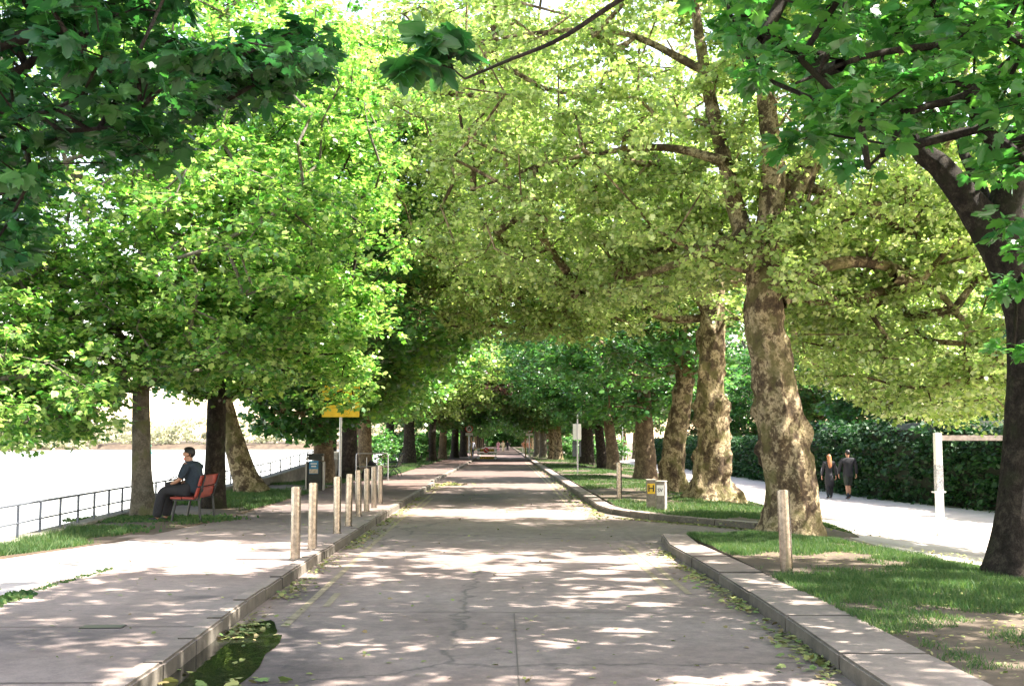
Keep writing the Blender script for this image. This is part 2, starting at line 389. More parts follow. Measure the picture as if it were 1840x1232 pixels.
def prisms(A, B, ra, rb, seg=4):
    t = B - A; t = t / (np.linalg.norm(t, axis=1)[:, None] + 1e-9); ref = np.where(abs(t[:, 2:3]) > .8, [[1., 0, 0]], [[0, 0, 1.]])
    a = np.cross(t, ref); a /= np.linalg.norm(a, axis=1)[:, None] + 1e-9; b = np.cross(t, a)
    th = np.arange(seg) * 2 * np.pi / seg; ring = np.cos(th)[None, :, None] * a[:, None, :] + np.sin(th)[None, :, None] * b[:, None, :]
    V = np.concatenate([A[:, None] - t[:, None] * ra[:, None, None] * .4 + ring * ra[:, None, None], B[:, None] + ring * rb[:, None, None]], 1)
    o = (np.arange(len(A)) * 2 * seg)[:, None]; fs = []
    for j in range(seg): fs.append(np.hstack([o + j, o + (j + 1) % seg, o + seg + (j + 1) % seg, o + seg + j]))
    return V.reshape(-1, 3), np.vstack(fs)
def grow(skel, C, rng, step=.7, tip=.006, rmax=.13):
    nodes = [np.array(s, float) for s in skel]; par = [-1] * len(nodes); cnt = [0] * len(nodes)
    arr = np.zeros((len(nodes) + len(C) * 14, 3)); arr[:len(nodes)] = nodes; m = len(nodes); leafn = []
    order = np.argsort(np.min(np.linalg.norm(C[:, None, :] - np.array(skel)[None], axis=2), 1))
    for q in order:
        c = C[q]; dd = arr[:m] - c; dist = np.linalg.norm(dd, axis=1) + .7 * np.clip(dd[:, 2] + .1, 0, 9)
        i = int(np.argmin(dist)); a = arr[i].copy(); L = np.linalg.norm(c - a); k = min(12, max(1, int(L / step)))
        off = rng.randn(3) * .10 * L; off[2] = abs(off[2]) + .06 * L; prev = i
        for s in range(1, k + 1):
            f = s / k; pt = a + (c - a) * f + off * math.sin(math.pi * f) + (rng.randn(3) * .05 if s < k else 0)
            if m >= len(arr): arr = np.vstack([arr, np.zeros((500, 3))])
            arr[m] = pt; par.append(prev); cnt.append(0); prev = m; m += 1
        leafn.append(prev)
    for i in leafn: cnt[i] += 1
    for i in range(m - 1, -1, -1):
        if par[i] >= 0: cnt[par[i]] += cnt[i]
    par = np.array(par); cnt = np.array(cnt); e = np.where(par >= 0)[0]
    r = np.minimum(tip * np.maximum(cnt, 1) ** .5 * 1.6, rmax)
    return arr[par[e]], arr[e], np.minimum(r[par[e]], r[e] * 1.35), r[e]
SUNLIT = []      # (function(x, y) -> bool array, keep probability)
def shade_keep(C, rng, z=0.0, strength=1.0):
    s = C[:, :2] - SD[:2] / SD[2] * (C[:, 2:3] - z)
    keep = np.ones(len(C)); x, y = s[:, 0], s[:, 1]
    hard = np.ones(len(C))
    for fn, pr, hd in SUNLIT:
        if hd: hard = np.where(fn(x, y), pr, hard)
        else: keep = np.where(fn(x, y), pr, keep)
    n = fbm(x * .6 + 40, y * 1.5 + 11, 0, 2); keep = keep * np.clip((n - .34) * 6, .25 , 1)
    return rng.rand(len(C)) < (1 - strength * (1 - keep)) * hard
def lobes_points(lobes, rng, shell=.55):
    out = []
    for (c, r, n) in lobes:
        v = rng.randn(n, 3); v /= np.linalg.norm(v, axis=1)[:, None]; u = (shell ** 3 + (1 - shell ** 3) * rng.rand(n)) ** (1 / 3.)
        out.append(np.array(c) + v * u[:, None] * np.array(r))
    return np.vstack(out)
def tree(name, label, cat, group, paths, barkm, leafm, C, seed, K=60, size=.12, crad=.6, kind='simple', lump=.08, flare=.5, burl=0, seg=26, z0=0, tilt=.45, twr=.006, rmax=.13, tip=.006, extra=None, skel0=.35, T=5):
    rng = np.random.RandomState(seed); p0 = Vector(paths[0][0][0])
    root = empty(name, (p0.x, p0.y, z0), 0, label, cat, group); off = np.array([p0.x, p0.y, z0])
    V = []; Fq = []; n = 0; skel = []
    for q, (pts, rr) in enumerate(paths):
        L = sum((Vector(pts[i + 1]) - Vector(pts[i])).length for i in range(len(pts) - 1))
        p, r = smoothpath(pts, rr, max(8, int(L / (.10 if q == 0 else .22))))
        v, f = tube(p, r, seg if q == 0 else max(8, seg // 2), trunkfn(lump, flare if q == 0 else 0, z0, seed + q, burl))
        V.append(v); Fq.append(f + n); n += len(v)
        k0 = int(len(p) * (skel0 if q == 0 else .15)); skel += list(p[k0::max(1, len(p) // 14)]); skel.append(p[-1])
    if len(C):
        A, B, ra, rb = grow(skel, np.asarray(C), rng, rmax=rmax, tip=tip)
        v, f = prisms(A, B, ra, rb, 5); V.append(v); Fq.append(f + n); n += len(v)
        lv, lf, t0, t1 = crown_leaves(C, K, size, crad, kind, rng, tilt=tilt, T=T)
        v, f = prisms(t0, t1, np.full(len(t0), twr), np.full(len(t0), twr * .5), 3); V.append(v); Fq.append(f + n)
        link('crown', npmesh('crown', lv - off, lf, False), leafm, root)
    link('trunk', npmesh('trunk', np.vstack(V) - off, [np.vstack(Fq)], True), barkm, root)
    return root

# ================================================================== GROUND, ROAD, WATER
def interp(tab):
    xs = [a for a, _ in tab]; ys = [b for _, b in tab]
    return lambda y: float(np.interp(y, xs, ys))
rail_x = interp([(-5, -5.2), (16.2, -7.25), (34, -8.75), (36, -8.7), (40, -8.2), (43.5, -7.55), (49, -7.3), (60, -7.6), (400, -9.5)])
verge_r = interp([(-5, -9.0), (8, -8.0), (11, -7.35), (14.8, -6.5), (17.8, -5.75), (22, -5.45), (35, -5.65), (43.4, -5.8), (44.4, -4.85), (400, -4.85)])
lawnN_r = interp([(-5, 9.4), (11, 9.2), (13, 8.6), (15.2, 7.4), (16.4, 6.6), (18.0, 5.5), (18.5, 4.9), (18.8, 4.3)])
lawnF_l = interp([(20.3, 6.0), (20.7, 5.0), (21.0, 4.75), (22.0, 4.15), (23.4, 3.35), (25.0, 2.85), (26.5, 2.65), (400, 2.65)])
lawnF_r = interp([(20.3, 5.5), (20.8, 6.1), (22.4, 7.0), (28, 7.6), (36, 8.1), (72, 10.3), (102, 11.0), (400, 12)])
def sheet(name, ys, xl, xr, nx, zf, m, skirt=None, kind='structure'):
    V = []; 
    for y in ys:
        a, b = xl(y), xr(y)
        for i in range(nx):
            x = a + (b - a) * i / (nx - 1); V.append((x, y, zf(x, y)))
    nF = [(j * nx + i, j * nx + i + 1, (j + 1) * nx + i + 1, (j + 1) * nx + i) for j in range(len(ys) - 1) for i in range(nx - 1)]
    if skirt:
        o = len(V); ring = [i for i in range(nx)] + [j * nx + nx - 1 for j in range(1, len(ys))] + [(len(ys) - 1) * nx + i for i in range(nx - 2, -1, -1)] + [j * nx for j in range(len(ys) - 2, 0, -1)]
        for i in ring: x, y, z = V[i]; V.append((x, y, z - skirt))
        k = len(ring); nF += [(ring[i], o + i, o + (i + 1) % k, ring[(i + 1) % k]) for i in range(k)]
    o = link(name, npmesh(name, V, [np.array(nF)], False), m); return tag(o, kind=kind)
def yrange(a, b, d0, g=1.06):
    ys = [a]; d = d0
    while ys[-1] < b: ys.append(min(b, ys[-1] + d)); d = d0 * max(1, (ys[-1] / 20)) 
    return ys
# bed and banks: one sheet out to the horizon
def bedz(x, y):
    rx = rail_x(y)
    if x > rx + .02: return base(x) - .03
    if x > -150: return -3.0
    return -1.22 if x > -156 else (-.8 if x > -175 else .5 + .02 * (-175 - x))
_ys = [-60, -20, -5] + yrange(0, 420, 2.0) + [600, 1500]; V = []; fr = [-900, -400, -175, -156, -150.5, -149, -60, -20]
for y in _ys:
    rx = rail_x(max(-5, min(400, y)))
    for x in fr + [rx - .02, rx + .04, -4, 0, 4.5, 5.5, 6.5, 7.5, 8.5, 9.5, 12, 16, 30, 60, 200, 900]: V.append((x, y, bedz(x, y)))
_n = len(fr) + 16
tag(link('ground', npmesh('ground', V, [np.array([(j * _n + i, j * _n + i + 1, (j + 1) * _n + i + 1, (j + 1) * _n + i) for j in range(len(_ys) - 1) for i in range(_n - 1)])], False), 'soil'), kind='structure')
tag(link('river', npmesh('river', [(-152, -60, -1.3), (-4.9, -60, -1.3), (-4.9, 18, -1.3), (-7.0, 60, -1.3), (-9, 420, -1.3), (-152, 420, -1.3)], [np.array([(0, 1, 2, 3, 4, 5)])], False), 'water'), kind='structure')
yy = yrange(-4, 330, 1.0)
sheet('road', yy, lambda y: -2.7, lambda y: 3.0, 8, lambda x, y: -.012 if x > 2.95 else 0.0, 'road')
sheet('gravel_yard', yy, lambda y: 2.9, lambda y: 15.5, 18, lambda x, y: base(x) - .006, 'gravel')
sheet('side_road', yrange(16.5, 27.5, .8), lambda y: 2.2, lambda y: 6.4, 6, lambda x, y: base(x) + .005, 'road')
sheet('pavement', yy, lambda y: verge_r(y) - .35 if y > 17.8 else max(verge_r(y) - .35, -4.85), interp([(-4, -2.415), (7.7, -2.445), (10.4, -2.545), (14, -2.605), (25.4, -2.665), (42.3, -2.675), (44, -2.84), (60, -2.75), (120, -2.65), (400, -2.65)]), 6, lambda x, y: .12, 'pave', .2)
sheet('riverside_path', yrange(-4, 17.8, 1.0), lambda y: verge_r(y) - .4, lambda y: -4.86, 5, lambda x, y: .108, 'gravel', .2)
def lz(x, y): return float(fbm(x * .7, y * .7, 3, 2)) * .05
sheet('riverside_verge', yrange(-4, 330, .7), lambda y: rail_x(y) + .12, verge_r, 8, lambda x, y: .115 + lz(x, y), 'soil', .2)
def tap(x, y, f): return min(1.0, max(.08, (f(y) - x) / .8))
sheet('near_lawn', yrange(-4, 18.8, .6), lambda y: 2.98, lawnN_r, 18, lambda x, y: base(x) + (.09 + lz(x, y) * 1.2) * tap(x, y, lawnN_r), 'soil', .25)
sheet('far_lawn', yrange(20.3, 330, .6), lawnF_l, lawnF_r, 16, lambda x, y: base(x) + (.09 + lz(x, y)) * tap(x, y, lawnF_r), 'soil', .25)

def kerb(name, path, w0, w1, h, L, side, seed, gap=.012):
    """stones along path (x,y); side=+1: body lies to the right of travel"""
    rng = random.Random(seed); p = np.array(path, float); d = np.r_[0, np.cumsum(np.linalg.norm(np.diff(p, axis=0), axis=1))]; T = d[-1]
    f = lambda s: np.array([np.interp(s, d, p[:, 0]), np.interp(s, d, p[:, 1])]); b = bmesh.new(); s = 0
    while s < T - .05:
        l = min(T - s, L(f(s)[1]) * rng.uniform(.9, 1.1)); a0, a1 = f(s + gap), f(s + l - gap); t = (a1 - a0) / (np.linalg.norm(a1 - a0) + 1e-9); nrm = np.array([t[1], -t[0]]) * side
        wa = np.interp(s / T, [0, 1], [w0, w1]); wb = np.interp((s + l) / T, [0, 1], [w0, w1]); dz = rng.uniform(-.008, .008); jx = rng.uniform(-.008, .008)
        q = [a0 + nrm * jx, a1 + nrm * jx, a1 + nrm * wb, a0 + nrm * wa]
        zb = [base(v[0]) for v in q]
        lo = [b.verts.new((v[0], v[1], z - .15)) for v, z in zip(q, zb)]; hi = [b.verts.new((v[0], v[1], z + h + dz)) for v, z in zip(q, zb)]
        fs = [b.faces.new(hi), b.faces.new(lo[::-1])] + [b.faces.new((lo[i], lo[(i + 1) % 4], hi[(i + 1) % 4], hi[i])) for i in range(4)]
        bmesh.ops.bevel(b, geom=[e for e in fs[0].edges], offset=.018, segments=2, affect='EDGES'); s += l
    bmesh.ops.recalc_face_normals(b, faces=b.faces[:])
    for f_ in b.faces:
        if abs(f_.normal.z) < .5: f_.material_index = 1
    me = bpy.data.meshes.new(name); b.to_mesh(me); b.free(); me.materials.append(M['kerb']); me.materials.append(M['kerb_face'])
    return tag(link(name, me), kind='structure')
kl = lambda y: 1.0 if y < 60 else 3.0
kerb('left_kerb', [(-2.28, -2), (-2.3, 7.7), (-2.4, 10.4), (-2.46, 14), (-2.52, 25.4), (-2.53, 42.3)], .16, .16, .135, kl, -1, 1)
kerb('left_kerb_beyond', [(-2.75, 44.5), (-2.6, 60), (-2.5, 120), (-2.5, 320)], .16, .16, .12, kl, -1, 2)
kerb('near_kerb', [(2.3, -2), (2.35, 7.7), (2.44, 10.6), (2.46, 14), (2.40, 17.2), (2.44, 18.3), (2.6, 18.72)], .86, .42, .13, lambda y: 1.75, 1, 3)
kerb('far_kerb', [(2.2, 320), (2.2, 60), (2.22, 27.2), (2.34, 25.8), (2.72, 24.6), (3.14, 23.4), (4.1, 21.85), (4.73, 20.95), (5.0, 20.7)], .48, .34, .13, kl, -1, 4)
# painted lines, joints
def strip(name, pts, w, z, m):
    p = np.array(pts, float); t = np.gradient(p, axis=0); t /= np.linalg.norm(t, axis=1)[:, None]; nn = np.stack([-t[:, 1], t[:, 0]], 1) * w / 2
    V = [(*(a + b), z + base(a[0])) for a, b in zip(p, nn)] + [(*(a - b), z + base(a[0])) for a, b in zip(p, nn)]; k = len(p)
    return tag(link(name, npmesh(name, V, [np.array([(i + k, i + k + 1, i + 1, i) for i in range(k - 1)])], False), m), kind='structure')
strip('left_yellow_line', [(-1.93, 10.2), (-2.0, 14), (-2.1, 20), (-2.2, 30), (-2.25, 41)], .075, .004, 'paint_line')
strip('left_inner_yellow_line', [(-1.75, 11.4), (-1.78, 12.4)], .07, .004, 'paint_line')
strip('left_inner_yellow_line', [(-2.02, 25), (-2.05, 33)], .07, .004, 'paint_line')
strip('right_yellow_line', [(1.98, 12.3), (1.99, 15), (1.95, 18)], .07, .004, 'paint_line')
strip('right_inner_yellow_line', [(1.80, 12.8), (1.81, 15), (1.78, 17.6)], .07, .004, 'paint_line')
strip('right_far_yellow_line', [(1.80, 26.5), (1.88, 40), (1.9, 90)], .075, .004, 'paint_line')
strip('right_far_inner_yellow_line', [(1.62, 27.5), (1.70, 40), (1.72, 90)], .07, .004, 'paint_line')
strip('road_joint', [(-2.3, 11.02), (-1, 11.05), (0.6, 11.0), (2.42, 10.98)], .014, .004, 'joint')
strip('centre_joint', [(.10, 3), (.105, 7), (.10, 10.95)], .009, .004, 'joint')
strip('pavement_joint', [(-4.85, 9.42), (-2.5, 9.45)], .018, .124, 'joint')
strip('pavement_joint', [(-4.85, 7.25), (-2.5, 7.28)], .018, .124, 'joint')
strip('pavement_joint', [(-4.85, 4.6), (-2.5, 4.62)], .018, .124, 'joint')
strip('pavement_edge', [(-5.2, 42.6), (-2.6, 42.6)], .16, .126, 'sand')
def puddle(name, cx, cy_, rx, ry, seed, m='puddle'):
    n = 40; V = [(cx, cy_, .005)]
    for i in range(n):
        t = 2 * math.pi * i / n; k = 1 + .35 * (float(fbm(math.cos(t) * 1.6 + seed, math.sin(t) * 1.6 + seed)) - .5) * 2
        V.append((max(-2.36 if cx < 0 and cy_ < 20 else -9, cx + rx * k * math.cos(t)), cy_ + ry * k * math.sin(t), .005))
    return tag(link(name, npmesh(name, V, [np.array([(0, i + 1, (i + 1) % n + 1) for i in range(n)])], False), m), kind='structure')
puddle('puddle', -2.12, 8.9, .36, 1.6, 5)
puddle('distant_puddle', -2.1, 43.2, .75, .8, 9)

# scattered ground cover ------------------------------------------------
def dirt(x, y): return fbm(np.asarray(x) * .55 + 3, np.asarray(y) * .42 + 8, 5, 3)
def blades(name, rng, n, sampler, hmin, hmax, zf, w=.006, clear=None):
    x, y = sampler(rng, n); k = rng.rand(len(x)); D = dirt(x, y); tuft = fbm(x * 3.1, y * 3.1, 2, 2)
    keep = (D + .25 * (tuft - .5) + .10 * k < .575)
    if clear is not None: keep &= (k < clear(x, y))
    x, y, tuft = x[keep], y[keep], tuft[keep]; n = len(x); z = zf(x, y); h = (hmin + (hmax - hmin) * rng.rand(n)) * (.5 + tuft)
    a = rng.rand(n) * 6.283; lx = rng.randn(n) * .45 * h; ly = rng.randn(n) * .45 * h; ww = w * (1 + .06 * np.clip(y, 0, 90)) / 1.4
    A = np.stack([x - np.cos(a) * ww, y - np.sin(a) * ww, z], 1); B = np.stack([x + np.cos(a) * ww, y + np.sin(a) * ww, z], 1); Cc = np.stack([x + lx, y + ly, z + h], 1)
    V = np.stack([A, B, Cc], 1).reshape(-1, 3)
    return tag(link(name, npmesh(name, V, [np.arange(3 * n).reshape(-1, 3)], False), 'grass'), kind='stuff')
basev = np.vectorize(base)
def samp(xl, xr, y0, y1, pw=1.6):
    def f(rng, n):
        y = y0 + (y1 - y0) * rng.rand(n) ** pw; a = np.interp(y, np.linspace(y0, y1, 200), [xl(v) for v in np.linspace(y0, y1, 200)]); b = np.interp(y, np.linspace(y0, y1, 200), [xr(v) for v in np.linspace(y0, y1, 200)])
        return a + (b - a) * rng.rand(n), y
    return f
rg = np.random.RandomState(5)
def tapv(x, y, f): yy_ = np.linspace(-5, 400, 1600); return np.clip((np.interp(y, yy_, [f(v) for v in yy_]) - x) / .8, .08, 1)
def lzv(x, y): return fbm(x * .7, y * .7, 3, 2) * .05
g1 = blades('grass', rg, 260000, samp(lambda y: 2.98, lawnN_r, 6.5, 18.7, 1.0), .03, .085, lambda x, y: basev(x) + (.085 + lzv(x, y) * 1.2) * tapv(x, y, lawnN_r), .004)
g2 = blades('grass', rg, 120000, samp(lawnF_l, lawnF_r, 20.4, 70, 1.9), .03, .09, lambda x, y: basev(x) + (.085 + lzv(x, y)) * tapv(x, y, lawnF_r), .005)
g3 = blades('grass', rg, 110000, samp(lambda y: rail_x(y) + .12, verge_r, 10, 60, 1.6), .04, .11, lambda x, y: .11 + lzv(x, y), .005)
g4 = blades('grass', rg, 40000, samp(lambda y: rail_x(y) + .12, verge_r, 60, 250, 1.8), .05, .13, lambda x, y: .11 + lzv(x, y), .006)
g5 = blades('grass', rg, 40000, samp(lawnF_l, lawnF_r, 70, 260, 1.8), .05, .13, lambda x, y: basev(x) + .085 + lzv(x, y), .006)
def weedclump(pts, hh, n, name, spread=.12):
    P_ = np.repeat(np.array(pts), n, 0); r = np.random.RandomState(len(pts) * n); P_ = P_ + r.randn(len(P_), 3) * [spread, spread * 1.6, 0]; m = len(P_)
    D = r.randn(m, 3) * [.6, .6, .2] + [0, 0, 1]; N = r.randn(m, 3) * .5 + [0, -1, .6]
    V, f = leafset(P_, D, N, hh * (.5 + r.rand(m)), 'tri'); return tag(link(name, npmesh(name, V, f, False), 'grass'), kind='stuff')
weedclump([(-4.86 + .012 * i, 9.6 + .13 * i, .10) for i in range(14)], .06, 90, 'weeds', .06)
weedclump([(-4.75 + .006 * i, 11.5 + .14 * i, .10) for i in range(16)], .035, 24, 'weeds', .03)
weedclump([(-6.6 + .13 * i, 21.8 + .16 * (i % 5), .12) for i in range(-9, 9)], .05, 380, 'weeds', .22)
weedclump([(-6.3 - .1 * i, 19.2 + .3 * (i % 3), .12) for i in range(0, 8)], .05, 150, 'weeds', .2)
def litter(name, xs, ys, zs, size, seed, kind='mid'):
    r = np.random.RandomState(seed); zs = zs + basev(xs); P_ = np.stack([xs, ys, zs], 1); m = len(P_); D = r.randn(m, 3) * [1, 1, .12]; N = r.randn(m, 3) * .28 + [0, 0, 1]
    V, f = leafset(P_, D, N, size * (.5 + r.rand(m)), kind); return tag(link(name, npmesh(name, V, f, False), 'leaf_litter'), kind='stuff')
r = np.random.RandomState(3)
def gutter(n, y0, y1, x0, sd, side, seed):
    r = np.random.RandomState(seed); y = y0 + (y1 - y0) * r.rand(n) ** 1.3; c = fbm(y * 1.3, seed, 0, 2); k = r.rand(n) < np.clip((c - .35) * 4, .08, 1); y = y[k]
    return x0(y) + side * np.abs(r.randn(len(y))) * sd, y, np.full(len(y), .012) + r.rand(len(y)) * .02
litter('fallen_leaves', *gutter(2600, 9.5, 42, lambda y: np.interp(y, [7, 14, 42], [-2.28, -2.42, -2.5]), .13, 1, 11), .045, 1)
litter('fallen_leaves', *gutter(1200, 6.5, 18.6, lambda y: np.interp(y, [7, 10.6, 18.6], [2.34, 2.43, 2.38]), .13, -1, 12), .05, 2)
litter('fallen_leaves', *gutter(1500, 24, 80, lambda y: 2.2 + 0 * y, .18, -1, 13), .06, 3)
_t = r.rand(700); litter('fallen_leaves', 2.6 + 2.6 * _t + r.rand(700) * .1 - .25, np.interp(_t, [0, 1], [24.4, 20.6]) - np.abs(r.randn(700)) * .2, np.full(700, .02), .05, 4)
litter('fallen_leaves', r.uniform(-2.3, 2.3, 420), 7 + 30 * r.rand(420) ** 1.5, np.full(420, .010), .038, 5)
litter('fallen_leaves', r.uniform(3.0, 7.5, 3200), r.uniform(6.5, 18, 3200), np.full(3200, .128), .03, 6)
litter('fallen_leaves', r.uniform(3.0, 7.5, 1500), 20.6 + 30 * r.rand(1500) ** 1.5, np.full(1500, .13) , .035, 16)
litter('fallen_leaves', r.uniform(-5.6, -2.7, 300), 8 + 26 * r.rand(300) ** 1.4, np.full(300, .135), .035, 7)
litter('fallen_leaves', np.r_[r.normal(-1.75, .12, 12), r.normal(-2.05, .2, 10)], np.r_[r.normal(7.75, .14, 12), r.normal(7.5, .5, 10)], np.full(22, .02), .075, 8, 'maple')
litter('fallen_leaves', r.normal(-2.1, .35, 60), r.normal(43.3, .4, 60), np.full(60, .03), .16, 9, 'maple')
def scrape(n, x0, x1, y0, y1): return r.uniform(x0, x1, n), r.uniform(y0, y1, n)

# ================================================================== TREES
SUNLIT += [(lambda x, y: (x > 1.2) & (x < 6.6) & (y > 29.6) & (y < 31.8), .06, True), (lambda x, y: (x > 1.8) & (x < 5.6) & (y > 18.2) & (y < 20.0), .4, True),
           (lambda x, y: (x < -2.9) & (x > -7.5) & (y > 12.9 + .25 * (x + 5)) & (y < 17.0 - .3 * (x + 5)), .05, True),
           (lambda x, y: (x < -4.9) & (y > 11) & (y <= 20), .10, False),
           (lambda x, y: (x > 6.6) & (y > 14.2) & (y < 130), .10, False),
           (lambda x, y: (x > 4.6) & (x <= 6.6) & (y > 16) & (y < 24), .45, False)]
def filt(C, rng, floor=None, strength=1.0, z0=0):
    C = np.asarray(C); k = shade_keep(C, rng, z0, strength); C = C[k]
    if floor is not None:
        pr = C - [0, 0, CAMZ]; C = C[floor(C)]
    return C
def pix(C):
    """photo pixel of world points, used to keep foliage clear of the open tunnel and the views under the crowns"""
    a = rad(YAW); p = rad(PITCH); x = C[:, 0] * math.cos(a) - C[:, 1] * math.sin(a); y = C[:, 0] * math.sin(a) + C[:, 1] * math.cos(a); z = C[:, 2] - CAMZ
    dd = y * math.cos(p) + z * math.sin(p); v = -y * math.sin(p) + z * math.cos(p); dd = np.where(dd < .1, .1, dd)
    return 920 + F * x / dd, 616 - F * v / dd
def clearance(x, y):        # lowest height of foliage over each place
    return np.where(np.abs(x) < 2.8, 4.6, 3.0)
rn = np.random.RandomState

# ---- left row -------------------------------------------------------
def PX(px, py, d): return tuple(P(px, py, d))
b = G(258, 928, .12)
C = lobes_points([((-7.2, 22.5, 7.5), (4.8, 4.0, 5.2), 480), ((-9.8, 21.5, 3.9), (3.6, 3.2, 1.9), 320), ((-5.2, 21.0, 5.0), (2.4, 2.6, 2.4), 170), ((-9.5, 21.5, 7.0), (3.8, 3, 3.8), 260), ((-12.5, 24, 6.5), (3.5, 3, 4.5), 200), ((-8.9, 19.8, 2.7), (2.6, 2.4, 1.3), 210), ((-11, 23, 2.6), (2.6, 3, 1.4), 150)], rn(1))
u, v = pix(C); C = C[(v < np.where(u < 225, 785 + 16 * np.sin(u / 19), 675)) & (C[:, 2] > 1.3)]; C = filt(C, rn(2), strength=.45)
tree('lime_tree', 'slim grey-trunked tree in front of the bench, sunlit yellow-green crown hanging over the river railing', 'tree', 'trees of the riverside row',
     [([(b.x, b.y, .05), (b.x - .07, b.y, 1.2), (b.x - .13, b.y, 3.2), (b.x - .1, b.y, 5.2), (b.x - .3, b.y + .2, 8), (b.x - .1, b.y, 11)], [.24, .185, .165, .15, .12, .05]),
      ([(b.x - .13, b.y, 3.6), (b.x + .8, b.y - .4, 5.0), (b.x + 1.9, b.y - .9, 5.9)], [.09, .06, .03]),
      ([(b.x - .13, b.y, 3.2), (b.x - 1.2, b.y - .7, 4.6), (b.x - 3.0, b.y - 1.3, 5.3)], [.09, .06, .03]),
      ([(b.x - .13, b.y, 4.4), (b.x - .9, b.y - 1.0, 5.9), (b.x - 1.4, b.y - 2.0, 7.9)], [.09, .06, .03])],
     'bark_grey', 'leaf_lime', C, 11, K=90, size=.11, crad=.60, kind='mid', z0=.1, flare=.5, lump=.10)
b = G(385, 914, .12)
C = lobes_points([((-5.7, 26, 6.8), (3.6, 3.8, 4.0), 330), ((-5.4, 25, 4.0), (2.8, 3.2, 1.6), 260), ((-6.0, 26.5, 9.8), (4.0, 3.6, 3.6), 260)], rn(3))
u, v = pix(C); C = C[(v < np.where(u < 360, 705, 690) + 25 * np.sin(u / 23)) & (C[:, 2] > 2.5)]; C = filt(C, rn(4), strength=.6)
C = np.vstack([C, [PX(x, y_, 27.5 + dd) for x, y_, dd in ((590, 690, 0), (560, 680, .5), (632, 694, .3), (606, 706, .6), (650, 680, 0), (590, 722, .8), (636, 722, .4), (560, 715, 1), (610, 670, 0), (665, 700, .8), (650, 715, 1.2))]])
tree('lime_tree', 'dark straight trunk standing right behind the red bench, deep green crown', 'tree', 'trees of the riverside row',
     [([(b.x, b.y, .05), (b.x, b.y, 1.4), (b.x + .02, b.y, 3.4), (b.x + .2, b.y, 5.5), (b.x + .3, b.y, 9.5)], [.26, .215, .20, .15, .05]),
      ([(b.x, b.y, 3.2), (b.x + 1.0, b.y - .5, 4.6), (b.x + 2.2, b.y - 1.0, 5.4)], [.10, .07, .03]),
      ([(b.x, b.y, 3.4), (b.x - .9, b.y - .3, 5.0), (b.x - 1.8, b.y, 6.3)], [.10, .07, .03])],
     'bark_dark', 'leaf_lime', C, 12, K=90, size=.115, crad=.6, kind='mid', z0=.1, flare=.35)
b = G(452, 886, .12)
C = lobes_points([((-6.0, 34, 7.5), (4.2, 4.2, 4.4), 330), ((-8.2, 35, 4.2), (2.8, 3, 1.9), 150), ((-4.4, 32, 6.0), (2.5, 3.2, 2.6), 150), ((-5.0, 35, 11), (4.6, 4, 3.5), 300), ((-3.0, 36, 13.5), (4.2, 3.5, 2.4), 150), ((-6.8, 38.5, 3.1), (1.9, 2.6, 1.7), 190)], rn(5))
u, v = pix(C); C = C[(v < np.where(u < 465, 705, 782 + 10 * np.sin(u / 9))) & ((C[:, 0] < -2.5) | (C[:, 2] > 4.5))]; C = filt(C, rn(6), strength=.5)
tree('plane_tree', 'tree with a mottled trunk leaning left over the railing, behind the bench', 'tree', 'trees of the riverside row',
     [([(b.x, b.y, .05), (b.x - .30, b.y, .9), (b.x - .78, b.y, 2.4), (b.x - 1.0, b.y, 3.6), (b.x - .8, b.y, 5.5), (b.x - .2, b.y, 9.5)], [.42, .34, .28, .25, .18, .06]),
      ([(b.x - .95, b.y, 3.3), (b.x + .3, b.y, 5.2), (b.x + 1.8, b.y - .5, 6.8)], [.14, .09, .04])],
     'bark_plane', 'leaf_deep', C, 13, K=70, size=.16, crad=.72, kind='simple', z0=.1, flare=.6, lump=.12)
def avenue(px, py, wpx, lean, label, barkm, leafm, lobes, seed, floor=4.4, K=56, size=.19, crad=.85, side=-1, name='lime_tree', rt=None, h=10.5, group=None, z=.12, cut=None, n0=1.0):
    b = G(px, py, z) if side < 0 else GT(px, py, .1); rr = wpx / 2 / F * b.y; rt = rt or rr * .8
    C = lobes_points([((b.x + c[0], b.y + c[1], c[2]), rad_, int(n * n0)) for c, rad_, n in lobes], rn(seed))
    ok = (C[:, 2] > 2.75) & ((np.abs(C[:, 0]) > 3.3) | (C[:, 2] > floor))
    if cut is not None: u, v = pix(C); ok &= cut(u, v)
    C = filt(C[ok], rn(seed + 1), strength=.2)
    t = tree(name, label, 'tree', group or ('trees of the riverside row' if side < 0 else 'trees of the right-hand row'),
        [([(b.x, b.y, b.z - .08), (b.x + lean * .25, b.y, 1.2), (b.x + lean * .7, b.y, 3.0), (b.x + lean, b.y, 4.6), (b.x + lean * 1.1, b.y, h)], [rr * 1.12, rr, rt, rt * .8, rt * .25]),
         ([(b.x + lean * .8, b.y, 3.4), (b.x + lean - side * 1.2, b.y - .6, 5.2), (b.x - side * 3.6, b.y - 1.0, 7.0)], [rt * .55, rt * .35, .04]),
         ([(b.x + lean * .8, b.y, 3.8), (b.x + lean + side * 1.2, b.y + .4, 5.6), (b.x + side * 2.6, b.y + .6, 7.4)], [rt * .5, rt * .3, .04])],
        barkm, leafm, C, seed, K=K, size=size, crad=crad, kind='simple' if b.y < 50 else 'tri', z0=b.z, flare=.5, seg=20)
    return t, b
std = [((1.0, 0, 7.2), (5.0, 4.2, 4.0), 250), ((.6, -.5, 4.2), (3.8, 3.8, 1.6), 190)]
avenue(583, 870, 36, -.2, 'brown trunk with yellow-lit bark just behind the litter bin', 'bark_brown', 'leaf_lightened', std + [((3.4, -1.5, 5.6), (2.4, 3.0, 2.2), 150)], 21, n0=1.1)
